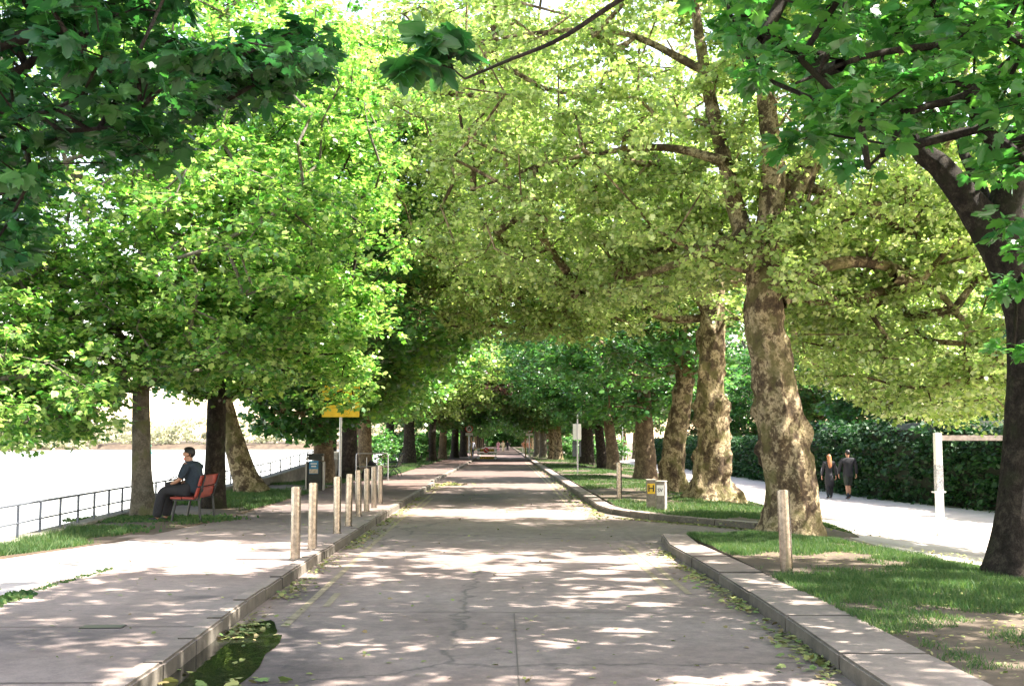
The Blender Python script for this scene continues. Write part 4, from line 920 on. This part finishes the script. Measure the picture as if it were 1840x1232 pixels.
# steel hoop railing across the verge end
p = [P(640, 857, 44), P(697, 857, 44)]; o = empty('hoop_railing', (p[0].x, 44, .12), 0, 'steel hoop railing crossing the end of the verge behind the last bollards', 'railing'); w = p[1].x - p[0].x
MB().tube([(0, 0, 0), (0, 0, .98), (.02, 0, 1.03), (.07, 0, 1.05), (w - .07, 0, 1.05), (w - .02, 0, 1.03), (w, 0, .98), (w, 0, 0)], .024, 10).done('hoop', 'galv', o, True)
MB().tube([(0, 0, .55), (w + .0, 0, .55)], .018, 8).done('middle_rail', 'galv', o, True)
for t in (.33, .66): MB().tube([(w * t, 0, .0), (w * t, 0, .9)], .016, 8).done('upright', 'galv', o, True)
# dark low lean-to shape beside the trunk behind the hoop railing: a plain dark prism, its nature unknown
q = P(668, 846, 47); m_ = MB()
mt = Matrix.Translation((q.x, 47, .1)) @ Matrix.Rotation(rad(90), 4, 'X')
m_.prism([(-.5, 0), (.48, 0), (.36, .34), (.12, .66), (-.02, .78), (-.12, .6), (-.34, .28)], .5, mt); 
o = tag(m_.done('dark_mass', 'charcoal', None), 'dark peaked mass behind the steel hoop railing, at the foot of a trunk', 'mass')

# black ornate bench, end on
g = G(703, 857, .12); o = empty('ornate_bench', (g.x, g.y, .13), 0, 'small black ornate cast-iron bench on the verge, seen end on', 'bench')
def benchside(y):
    m_ = MB()
    m_.tube([(-.26, y, 0), (-.20, y, .14), (-.08, y, .26), (.05, y, .38), (-.30, y, .42)], .022, 8)
    m_.tube([(.30, y, 0), (.26, y, .16), (.14, y, .28), (.05, y, .38), (.2, y, .42), (.28, y, .6), (.34, y, .86)], .022, 8)
    m_.tube([(-.30, y, .42), (-.32, y, .5), (-.26, y, .62), (.0, y, .62), (.28, y, .62)], .018, 8)
    m_.tube([(.34, y, .86), (.40, y, .90), (.40, y, .97), (.33, y, .99), (.29, y, .93)], .03, 8); return m_
for y in (0, 1.5): benchside(y).done('end_frame', 'black_metal', o, True)
m_ = MB()
for x in (-.24, -.14, -.04, .06, .16): m_.box((x, .75, .43), (.075, 1.56, .03), 0, .005)
m_.done('seat', 'black_metal', o)
m_ = MB()
for z in (.55, .66, .77, .88): m_.box((.27 + (z - .55) * .25, .75, z), (.025, 1.56, .08), 0, .005)
m_.done('backrest', 'black_metal', o)

# red bench: seat faces the river (-X)
BY, BX, BZ = 21.2, -5.72, .13
o = empty('park_bench', (BX, BY, BZ), rad(2), 'red slatted bench with black legs where the man sits', 'bench')
def slat(x, z, rx, rot, nm):
    m_ = MB(); m_.box((0, .75, 0), (rx, 1.5, .035), 0, .008); q = m_.done(nm, 'red_paint', o); q.location = (x, 0, z); q.rotation_euler = (0, rot, 0); return q
slat(-.33, .452, .205, rad(2), 'seat'); slat(-.11, .450, .205, rad(3), 'seat'); slat(.045, .555, .175, rad(-74), 'backrest'); slat(.105, .765, .20, rad(-74), 'backrest')
for y in (.16, 1.34):
    m_ = MB(); m_.tube([(-.43, y, .0), (-.36, y, .42)], .022, 8); m_.done('leg', 'black_metal', o, True)
    m_ = MB(); m_.tube([(.10, y, .0), (.06, y, .42)], .022, 8); m_.done('leg', 'black_metal', o, True)
    m_ = MB(); m_.box((-.17, y, .415), (.5, .045, .035), 0, .005); m_.tube([(.05, y, .42), (.17, y, .86)], .02, 8); m_.done('frame', 'black_metal', o, True)

# blank white sign on the right verge (two dark plates below)
g = GT(1038, 851, .1); o = empty('blank_sign', (g.x, g.y, g.z), 0, 'blank white board on a grey pole on the far right lawn', 'sign'); k = g.y / F
MB().cyl((0, 0, -.1), .033, 106 * k + .1, seg=14, bev=.004).done('pole', 'galv', o, True)
MB().box((-.02, .05, 75 * k), (15 * k, .012, 28 * k), 0, .003).done('board', 'white_paint', o)
MB().box((-.14, .06, 45 * k), (.20, .012, .75), 0, .003).done('dark_plate', 'rail_paint', o)
MB().box((.12, .06, 45 * k), (.10, .012, .75), 0, .003).done('dark_plate', 'rail_paint', o)

# hydrant marker posts
def marker(px, py, w, h, txt, pm, label, d=.16, rz=0.0, ts=.12):
    g = GT(px, py, .1); o = empty('marker_post', (g.x, g.y, g.z - .03), rz, label, 'marker post', 'concrete hydrant marker posts')
    MB().box((0, 0, h / 2), (w, d, h), 0, .012).done('post', 'concrete', o)
    MB().box((0, 0, h + .008), (w + .012, d + .012, .018), 0, .004).done('cap', 'pale_concrete', o)
    pl = MB().box((0, -d / 2 - .004, h - .19), (w * .80, .008, .23), 0, .002).done('plate', pm, o)
    text(txt, ts, (0, -d / 2 - .010, h - .19), (rad(90), 0, 0), 'black', pl, 'lettering'); return o
marker(1170, 914, .205, .68, 'H', 'yellow', 'concrete post with the yellow H hydrant plate beside the far kerb', rz=rad(-4), ts=.21)
marker(1189, 917, .20, .67, 'SV', 'white_paint', 'concrete post with the white SV plate beside the far kerb', d=.22, rz=rad(-22), ts=.11)

# height barrier
g = GT(1690, 961, 0); o = empty('height_barrier', (g.x, g.y, g.z), 0, 'white steel height barrier with scribbled band at the gravel yard entrance', 'height barrier')
k = g.y / F; H = 182 * k
MB().box((0, 0, H / 2), (.15, .15, H), 0, .008).done('post', 'white_paint', o)
MB().box((0, -.001, H * .56), (.156, .158, .58), 0, 0).done('scribbled_band', 'graffiti', o)
MB().box((-.02, -.03, H * .42), (.26, .20, .03), 0, .005).done('bracket', 'white_paint', o)
MB().box((4.4, 0, H / 2 - .06), (.15, .15, H), 0, .008).done('post', 'white_paint', o)
MB().box((2.2, -.002, H - .12), (4.26, .09, .12), 0, .01).done('crossbar', 'shaded_paint', o)

# round signs on the avenue
def rsign(px, py, label):
    g = G(px, py, .12); o = empty('round_sign', (g.x, g.y, .10), 0, label, 'sign', 'round signs flanking the road')
    MB().cyl((0, 0, -.05), .045, 2.95, seg=12).done('pole', 'galv', o, True)
    rx = Matrix.Rotation(rad(90), 3, 'X')
    MB().cyl((0, -.05, 2.65), .34, .02, seg=32, rot=rx.to_euler()).done('disc', 'red', o, True)
    MB().cyl((0, -.072, 2.65), .27, .006, seg=32, rot=rx.to_euler()).done('disc_face', 'white_paint', o, True)
    m_ = MB(); m_.box((0, -.082, 2.72), (.26, .006, .09), 0, 0); m_.sph((-.09, -.082, 2.57), (.07, .008, .07)); m_.sph((.09, -.082, 2.57), (.07, .008, .07)); m_.sph((.02, -.083, 2.79), (.05, .008, .05)); m_.done('symbol', 'black', o)
    pl = MB().box((0, -.06, 2.17), (.66, .02, .22), 0, .004).done('plate', 'white_paint', o); return o
r1 = rsign(843, 823.5, 'round red-edged sign over a white plate on the left side of the road')
g = G(951, 822.5, .12); copytree(r1, (g.x, g.y, .10), 0, 'round red-edged sign over a white plate on the right side of the road', 'round signs flanking the road')
def gatepost(px, py, h, label):
    g = G(px, py, .1); o = empty('gate_post', (g.x, g.y + 1.5, .08), 0, label, 'post', 'yellow wooden posts by the round signs')
    MB().box((0, 0, h / 2), (.13, .13, h), 0, .01).done('post', 'yellow_wood', o); MB().cyl((0, 0, h), .09, .08, .02, seg=4, rot=rad(45)).done('point', 'yellow_wood', o); return o
M['yellow_wood'] = simple('yellowed wood', (.42, .30, .12), .8, 0, .35, 8)
gatepost(846, 823, 1.9, 'yellowed wooden post just behind the left-hand round sign'); gatepost(945, 822, 1.9, 'yellowed wooden post just behind the right-hand round sign')

# road works barrier
g = G(875, 826, 0); o = empty('road_barrier', (g.x, g.y, 0), 0, 'yellow, white and black road works barrier standing across the left lane', 'barrier'); w = 1.75
for z, m2, nm in ((.86, 'yellow', 'top_board'), (.56, 'white_paint', 'middle_board'), (.20, 'yellow', 'bottom_board')):
    bd = MB().box((0, 0, z), (w, .03, .22), 0, .005).done(nm, m2, o)
    if m2 == 'yellow':
        for sx in (-1, 1): MB().box((sx * (w / 2 - .12), -.018, z), (.25, .008, .225), 0, .002).done('white_end', 'white_paint', bd)
        for q in range(-3, 4):
            if z > .8 and abs(q) < 1: continue
            s_ = 1 if q >= 0 else -1; x = q * .17; mt = Matrix.Translation((x, -.016, z)) @ Matrix.Rotation(rad(90), 4, 'X')
            MB().prism([(-.04, -.1), (.03, -.1), (.03 + .05 * s_, 0), (.03, .1), (-.04, .1), (-.04 + .05 * s_, 0)], .006, mt).done('chevron', 'black', bd)
    else:
        r9 = random.Random(2)
        for x in (-.52, -.42, -.30, .14, .26, .36, .50): MB().box((x, -.018, z + .01), (r9.uniform(.05, .08), .006, .09), 0, 0).done('black_mark', 'black', bd)
for sx in (-1, 1): MB().box((sx * (w / 2 - .1), .03, .5), (.06, .03, 1.0), 0, .004).done('upright', 'white_paint', o); 
for sx in (-1, 1): MB().box((sx * (w / 2 - .1), .03, .015), (.08, .6, .03), 0, .004).done('foot', 'black_metal', o)
rx = Matrix.Rotation(rad(90), 3, 'X').to_euler()
dsc = MB().cyl((-.08, -.03, .86), .23, .012, seg=32, rot=rx).done('warning_disc', 'red', o)
m_ = MB(); m_.box((0, 0, 0), (.30, .006, .06), 0, 0); q = m_.done('white_bar', 'white_paint', dsc); q.location = (-.08, -.046, .86); q.rotation_euler = (0, rad(40), 0)

# lifebuoy post, river buoys, lamp pole, small sign, parked car
g = G(794, 824, .12); o = empty('lifebuoy_post', (g.x, g.y, .1), 0, 'orange lifebuoy housing on a post among the far left trunks', 'lifebuoy post')
MB().cyl((0, 0, 0), .05, 1.4, seg=12).done('post', 'galv', o, True)
MB().box((0, -.07, 1.35), (.42, .12, .62), 0, .06).done('housing', 'orange', o, True)
def buoy(px, py, m, label, top):
    g = G(px, py, -1.3); s = 1.0; o = empty('river_buoy', (g.x, g.y, -1.35), 0, label, 'buoy')
    MB().cyl((0, 0, -.2), .55, .7, .5, seg=20, bev=.05).done('float', m, o, True)
    MB().cyl((0, 0, .5), .3, 1.3, .06, seg=12).done('cage', m, o, True)
    (MB().cyl((0, 0, 1.8), .2, .4, .0 if top else .2, seg=12)).done('topmark', m, o); return o
M['green_paint'] = simple('green buoy paint', (.02, .25, .15), .4); buoy(336, 826, 'red', 'small red buoy on the river, beside the seated man', True); buoy(270, 815, 'green_paint', 'small green buoy on the river, right of the slim grey trunk', False)
g = GT(1119, 828, 0); o = empty('lamp_pole', (g.x, g.y, g.z), 0, 'thin pale lamp pole at the far end of the gravel yard', 'lamp pole'); k = g.y / F
MB().cyl((0, 0, 0), .07, 5.2, .045, seg=12).done('pole', 'galv', o, True); MB().box((0, -.25, 5.2), (.16, .6, .09), 0, .03).done('lamp_head', 'galv', o, True)
g = GT(1127, 829, 0); o = empty('small_sign', (g.x, g.y + 1, g.z), 0, 'small white board on a short post at the far end of the gravel yard', 'sign')
MB().cyl((0, 0, 0), .045, .9, seg=10).done('post', 'white_paint', o, True); MB().box((0, -.05, 1.05), (.42, .03, .5), 0, .02).done('board', 'white_paint', o)
g = GT(1183, 826, 0); o = empty('parked_car', (g.x, g.y + 2, g.z), rad(0), 'silver car parked far beyond the gap between the dark and the spotted trunks', 'car')
mt = Matrix.Translation((-.85, 0, 0)) @ Matrix.Rotation(rad(90), 4, 'Y') @ Matrix.Rotation(rad(90), 4, 'Z')
bp = [(-2.1, .25), (2.1, .25), (2.15, .7), (2.0, .88), (1.1, 1.0), (.5, 1.42), (-1.2, 1.45), (-1.9, 1.0), (-2.15, .9)]
m_ = MB(); m_.prism(bp, 1.7, mt); q = m_.done('body', 'car', o)
MB().box((0, -1.62, 1.2), (1.35, .03, .36), Matrix.Rotation(rad(-58), 3, 'X').to_euler(), 0).done('rear_window', 'glass', o)
for sx in (-1, 1):
    MB().box((sx * .7, -2.14, .8), (.2, .05, .14), 0, .01).done('tail_light', 'red', o)
    for yq in (-1.3, 1.3): MB().cyl((sx * .87 - .1, yq, .32), .32, .2, seg=20, rot=Matrix.Rotation(rad(90), 3, 'Y').to_euler()).done('wheel', 'black_metal', o, True)
MB().box((0, -2.16, .55), (.5, .03, .12), 0, 0).done('number_plate', 'yellow', o)

# manhole and drain
g = G(185, 1126, .12); tag(MB().box((g.x, g.y, .122), (.34, .16, .012), rad(3), .004).done('drain_cover', 'black_metal', None), 'small dark drain cover in the wet patch of the near pavement', 'drain cover')

# ================================================================== PEOPLE
def skinobj(name, chains, m, parent, root=0, sub=2, loc=(0, 0, 0), smooth=True):
    """chains: list of lists of (x,y,z,r[,r2]); the first point of a chain may be an int = index of an existing point"""
    V = []; Rr = []; E = []
    for ch in chains:
        prev = None
        for p in ch:
            if isinstance(p, int): prev = p; continue
            V.append(p[:3]); Rr.append((p[3], p[4] if len(p) > 4 else p[3])); i = len(V) - 1
            if prev is not None: E.append((prev, i))
            prev = i
    me = bpy.data.meshes.new(name); me.from_pydata(V, E, []); o = bpy.data.objects.new('tmp', me); COL.objects.link(o)
    md = o.modifiers.new('s', 'SKIN'); md.use_smooth_shade = True
    for i, rv in enumerate(Rr): me.skin_vertices[0].data[i].radius = rv
    me.skin_vertices[0].data[root].use_root = True
    if sub: sm = o.modifiers.new('u', 'SUBSURF'); sm.levels = sub; sm.render_levels = sub
    bpy.context.view_layer.update()
    out = bpy.data.meshes.new_from_object(o.evaluated_get(bpy.context.evaluated_depsgraph_get())); bpy.data.objects.remove(o); bpy.data.meshes.remove(me)
    out.materials.clear(); out.polygons.foreach_set('use_smooth', [True] * len(out.polygons)); out.name = name
    q = link(name, out, m, parent); q.location = loc; return q
def hand(wi, w, d, side, s=1.0, curl=.35):
    """finger chains from wrist index wi at w, pointing along d; side = lateral vector"""
    w = Vector(w); d = Vector(d).normalized(); l = Vector(side).normalized(); n = d.cross(l).normalized(); ch = []
    palm = w + d * .055 * s
    ch.append([wi, (*palm, .028 * s, .016 * s)])
    return palm, d, l, n
def fingers(chains, pi, palm, d, l, n, s=1.0, curl=.4):
    for k, (o_, L) in enumerate(((-.030, .062), (-.010, .074), (.010, .070), (.029, .055))):
        a = palm + l * o_ * s + d * .035 * s; b = a + d * L * .55 * s + n * curl * .02 * s; c = b + d * L * .4 * s + n * curl * .05 * s
        chains.append([pi, (*a, .0105 * s), (*b, .0085 * s), (*c, .007 * s)])
    a = palm - l * .035 * s - d * .02 * s; b = a - l * .028 * s + d * .03 * s; chains.append([pi, (*a, .012 * s), (*b, .009 * s), (*(b + d * .025 * s), .008 * s)])

# seated man: local +X is where he faces
o = empty('person', (-5.86, 21.62, .13), rad(168), 'man in navy T-shirt and dark trousers sitting on the red bench, facing the river', 'person')
ch = [[(-.02, 0, .57, .09, .10), (-.03, 0, .70, .09, .11), (-.01, 0, .88, .10, .13), (.03, 0, 1.03, .09, .13), (.055, 0, 1.09, .07), (.07, 0, 1.13, .062), (.085, 0, 1.19, .085, .075), (.09, 0, 1.255, .112, .092), (.085, 0, 1.315, .10, .085)],
      [6, (.165, .0, 1.185, .035)], [7, (.20, 0, 1.235, .022)],
      [7, (.085, .095, 1.235, .018, .03)], [7, (.085, -.095, 1.235, .018, .03)]]
for sx in (1, -1):
    ch.append([3, (.04, .17 * sx, 1.045, .068), (.06, .225 * sx, .93, .05), (.11, .26 * sx, .80, .043), (.24, .21 * sx, .735, .038), (.37, .13 * sx, .70, .026)])
    wi = sum(len([p for p in c if not isinstance(p, int)]) for c in ch) - 1
    palm = Vector((.425, .09 * sx, .695)); ch.append([wi, (*palm, .030, .018)]); pi = wi + 1
    fingers(ch, pi, palm, Vector((.9, -.35 * sx, -.1)).normalized(), Vector((.35, .9, 0)).normalized(), Vector((0, 0, -1)), 1.0, .8)
for sx in (1, -1):
    ch.append([0, (.12, .10 * sx, .57, .07), (.35, .14 * sx, .575, .06), (.50, .16 * sx, .55, .055), (.56, .17 * sx, .32, .052), (.60, .17 * sx, .10, .036), (.63, .17 * sx, .05, .035), (.75, .175 * sx, .03, .03)])
body = skinobj('body', ch, 'skin', o)
ts = [[(-.03, 0, .50, .16, .19), (-.04, 0, .62, .16, .19), (-.035, 0, .76, .155, .185), (-.01, 0, .92, .155, .20), (.03, 0, 1.04, .145, .19), (.055, 0, 1.11, .10, .11)]]
for sx in (1, -1): ts.append([4, (.04, .17 * sx, 1.03, .10), (.07, .225 * sx, .94, .082), (.10, .255 * sx, .85, .072), (.12, .265 * sx, .80, .066)])
skinobj('t_shirt', ts, 'navy', o)
tr = [[(-.07, 0, .58, .17, .20), (.02, 0, .58, .15, .20)]]
for sx in (1, -1): tr.append([1, (.13, .11 * sx, .575, .13), (.36, .15 * sx, .59, .11), (.51, .165 * sx, .565, .105), (.575, .175 * sx, .34, .10), (.61, .175 * sx, .14, .092), (.62, .175 * sx, .07, .085)])
skinobj('trousers', tr, 'charcoal', o)
for sx in (1, -1): skinobj('shoe', [[(.60, .175 * sx, .045, .045), (.70, .18 * sx, .04, .045, .03), (.80, .185 * sx, .035, .035, .028)]], 'black_metal', o)
m_ = MB(); m_.sph((.068, 0, 1.285), (.112, .093, .108), 24); m_.sph((.10, 0, 1.345), (.085, .075, .05), 20); m_.done('hair', 'hair', o, True)
skinobj('beard', [[(.165, 0, 1.165, .045, .055), (.12, 0, 1.15, .035, .06)]], 'hair', o)
bag = empty('shoulder_bag', (-5.86, 21.62, .13), rad(168), 'dark bag resting on the lap of the seated man', 'bag')
skinobj('bag_body', [[(.20, .06, .71, .065, .07), (.36, .10, .70, .07, .06), (.50, .10, .68, .05, .05)]], 'charcoal', bag)
skinobj('strap', [[(.22, .05, .78, .012), (.34, .06, .84, .012), (.46, .08, .75, .012)]], 'charcoal', bag, sub=1)

def walker(loc, rz, h, label, top, legs, hairm, stride=.18, skirt=None, bare=False, long_hair=False, arm=.12, sleeve=True, shorts=False, shoes='black_metal', sub=2, group=None, legcol=None, fing=True, stripes=False, wide=1.0):
    """standing or walking figure facing local +Y"""
    o = empty('person', loc, rz, label, 'person', group); s = h / 1.75; o.scale = (s, s, s)
    ft = [(.09, stride, .04), (-.09, -stride, .07)]
    ch = [[(0, 0, .95, .09 * wide, .07), (0, .01, 1.12, .085 * wide, .07), (0, 0, 1.30, .11 * wide, .08), (0, -.01, 1.44, .10 * wide, .065), (0, 0, 1.50, .055), (0, .01, 1.56, .06), (0, .025, 1.61, .075, .085), (0, .02, 1.67, .09, .10), (0, .01, 1.72, .08, .085)],
          [6, (0, .10, 1.60, .025)], [7, (0, .115, 1.645, .016)], [7, (.08, 0, 1.645, .014, .022)], [7, (-.08, 0, 1.645, .014, .022)]]
    for sx, fa in ((1, -1), (-1, 1)):
        ch.append([3, (sx * .18 * wide, -.01, 1.43, .062), (sx * .225 * wide, -.02 + fa * arm * .3, 1.27, .047), (sx * .245 * wide, fa * arm * .6, 1.14, .04), (sx * .25 * wide, fa * arm * 1.1 + .03, 1.00, .034), (sx * .25 * wide, fa * arm * 1.5 + .06, .89, .025)])
        wi = sum(len([p for p in c if not isinstance(p, int)]) for c in ch) - 1
        palm = Vector((sx * .25 * wide, fa * arm * 1.6 + .07, .84)); ch.append([wi, (*palm, .018, .030)])
        if fing: fingers(ch, wi + 1, palm, Vector((0, .15, -1)).normalized(), Vector((0, 1, .15)).normalized(), Vector((-sx, 0, 0)), 1.0, .6)
    for i, (fx, fy, fz) in enumerate(ft):
        ch.append([0, (fx, 0, .88, .075, .07), (fx, fy * .35 + .01, .70, .062), (fx, fy * .55 + .02, .49, .056), (fx, fy * .75, .30, .056), (fx, fy - .01, .10, .036), (fx, fy, .05, .035), (fx * 1.1, fy + .13, .03 + fz * .2, .028)])
    skinobj('body', ch, 'skin', o, sub=sub)
    tp = [[(0, 0, .74, .18 * wide, .14), (0, 0, .88, .18 * wide, .14), (0, .01, 1.08, .16 * wide, .13), (0, 0, 1.28, .19 * wide, .14), (0, -.01, 1.42, .17 * wide, .12), (0, 0, 1.50, .085)]]
    for sx, fa in ((1, -1), (-1, 1)):
        c = [4, (sx * .19 * wide, -.01, 1.415, .095), (sx * .23 * wide, -.02 + fa * arm * .3, 1.27, .078)]
        if sleeve: c += [(sx * .25 * wide, fa * arm * .6, 1.14, .068), (sx * .255 * wide, fa * arm * 1.1 + .03, 1.00, .06), (sx * .255 * wide, fa * arm * 1.45 + .05, .90, .052)]
        tp.append(c)
    skinobj('jacket' if sleeve else 'shirt', tp, top, o, sub=sub)
    if stripes:
        for sx, fa in ((1, -1), (-1, 1)): skinobj('sleeve_stripe', [[(sx * .300, -.03 + fa * arm * .3, 1.25, .010), (sx * .312, fa * arm * .6 - .02, 1.12, .010), (sx * .312, fa * arm * 1.1, .98, .010)]], 'grey_cloth', o, sub=1)
    lg = [[(0, 0, 1.02, .16 * wide, .12), (0, 0, .88, .155, .125)]]
    for fx, fy, fz in ft:
        c = [1, (fx, 0, .82, .12, .115), (fx, fy * .35 + .01, .68, .105), (fx, fy * .52 + .02, .47, .095)]
        if not shorts: c += [(fx, fy * .75, .30, .078), (fx, fy - .01, .09, .062)]
        lg.append(c)
    skinobj('shorts' if shorts else 'trousers', lg, legs, o, sub=sub)
    if skirt: skinobj('dress', [[(0, 0, 1.1, .165, .13), (0, 0, .84, .20, .17), (0, 0, .62, .20, .18), (0, 0, .42, .17, .16)]], skirt, o, sub=sub)
    for fx, fy, fz in ft: skinobj('shoe', [[(fx, fy - .03, .06, .048), (fx * 1.05, fy + .06, .045, .045, .035), (fx * 1.1, fy + .16, .035, .036, .028)]] + ([[0, (fx, fy - .02, .16, .045), (fx, fy - .02, .24, .046)]] if shorts or bare else []), shoes, o, sub=sub)
    hr = [[(0, -.03, 1.60, .06, .05), (0, -.012, 1.67, .086, .088), (0, -.005, 1.73, .08, .082), (0, .01, 1.76, .05, .05)]]
    if long_hair: hr = [[(0, .01, 1.765, .05, .05), (0, -.005, 1.73, .085, .085), (0, -.02, 1.66, .10, .095), (0, -.06, 1.56, .105, .065), (0, -.11, 1.44, .10, .045), (0, -.13, 1.32, .085, .035), (0, -.13, 1.22, .045, .025)]]
    if long_hair: skinobj('hair', hr, hairm, o, sub=sub)
    else: m_ = MB(); m_.sph((0, -.004, 1.70), (.088, .098, .10), 16); m_.done('hair', hairm, o, True)
    return o
g = GT(1491, 895, 0); walker((g.x, g.y, g.z), rad(2), 1.60, 'woman with long ginger hair walking away in dark coat and boots along the hedge', 'charcoal', 'charcoal', 'ginger', .10, skirt='charcoal', long_hair=True, arm=.08, bare=True, shoes='navy', stripes=True)
g = GT(1525, 896, 0); walker((g.x, g.y, g.z), rad(4), 1.75, 'man in dark jacket and shorts with bare calves walking beside the ginger-haired woman', 'charcoal', 'olive', 'hair', .16, shorts=True, wide=1.2, shoes='navy', arm=.05)
for (px, py, h, tp, lg, hr, lb, sl) in ((849, 820.5, 1.75, 'grey_cloth', 'navy', 'hair', 'person in grey top and dark trousers by the left-hand round sign', True), (895, 811.5, 1.7, 'pink_cloth', 'pink_cloth', 'hair', 'distant person in pink walking on the road', True),
      (904, 811, 1.7, 'cream_cloth', 'cream_cloth', 'ginger', 'distant person in cream walking just right of the one in pink', True), (912, 810.5, 1.75, 'charcoal', 'charcoal', 'hair', 'distant dark-clothed person right of the one in cream', True), (941, 816, 1.7, 'rust_cloth', 'cream_cloth', 'hair', 'person in rust-coloured top by the right-hand round sign', False), (950, 816.5, 1.7, 'rust_cloth', 'charcoal', 'ginger', 'person in rust top and dark trousers just right of the right-hand pole', True)):
    g = G(px, py, .0); walker((g.x, g.y, .02), rad(rr_.uniform(-20, 20)), h, lb, tp, lg, hr, rr_.uniform(.08, .2), sub=1, sleeve=sl, fing=False)
for pr in protos.values():
    if pr['label'] == 'x': raise SystemExit('unused prototype')
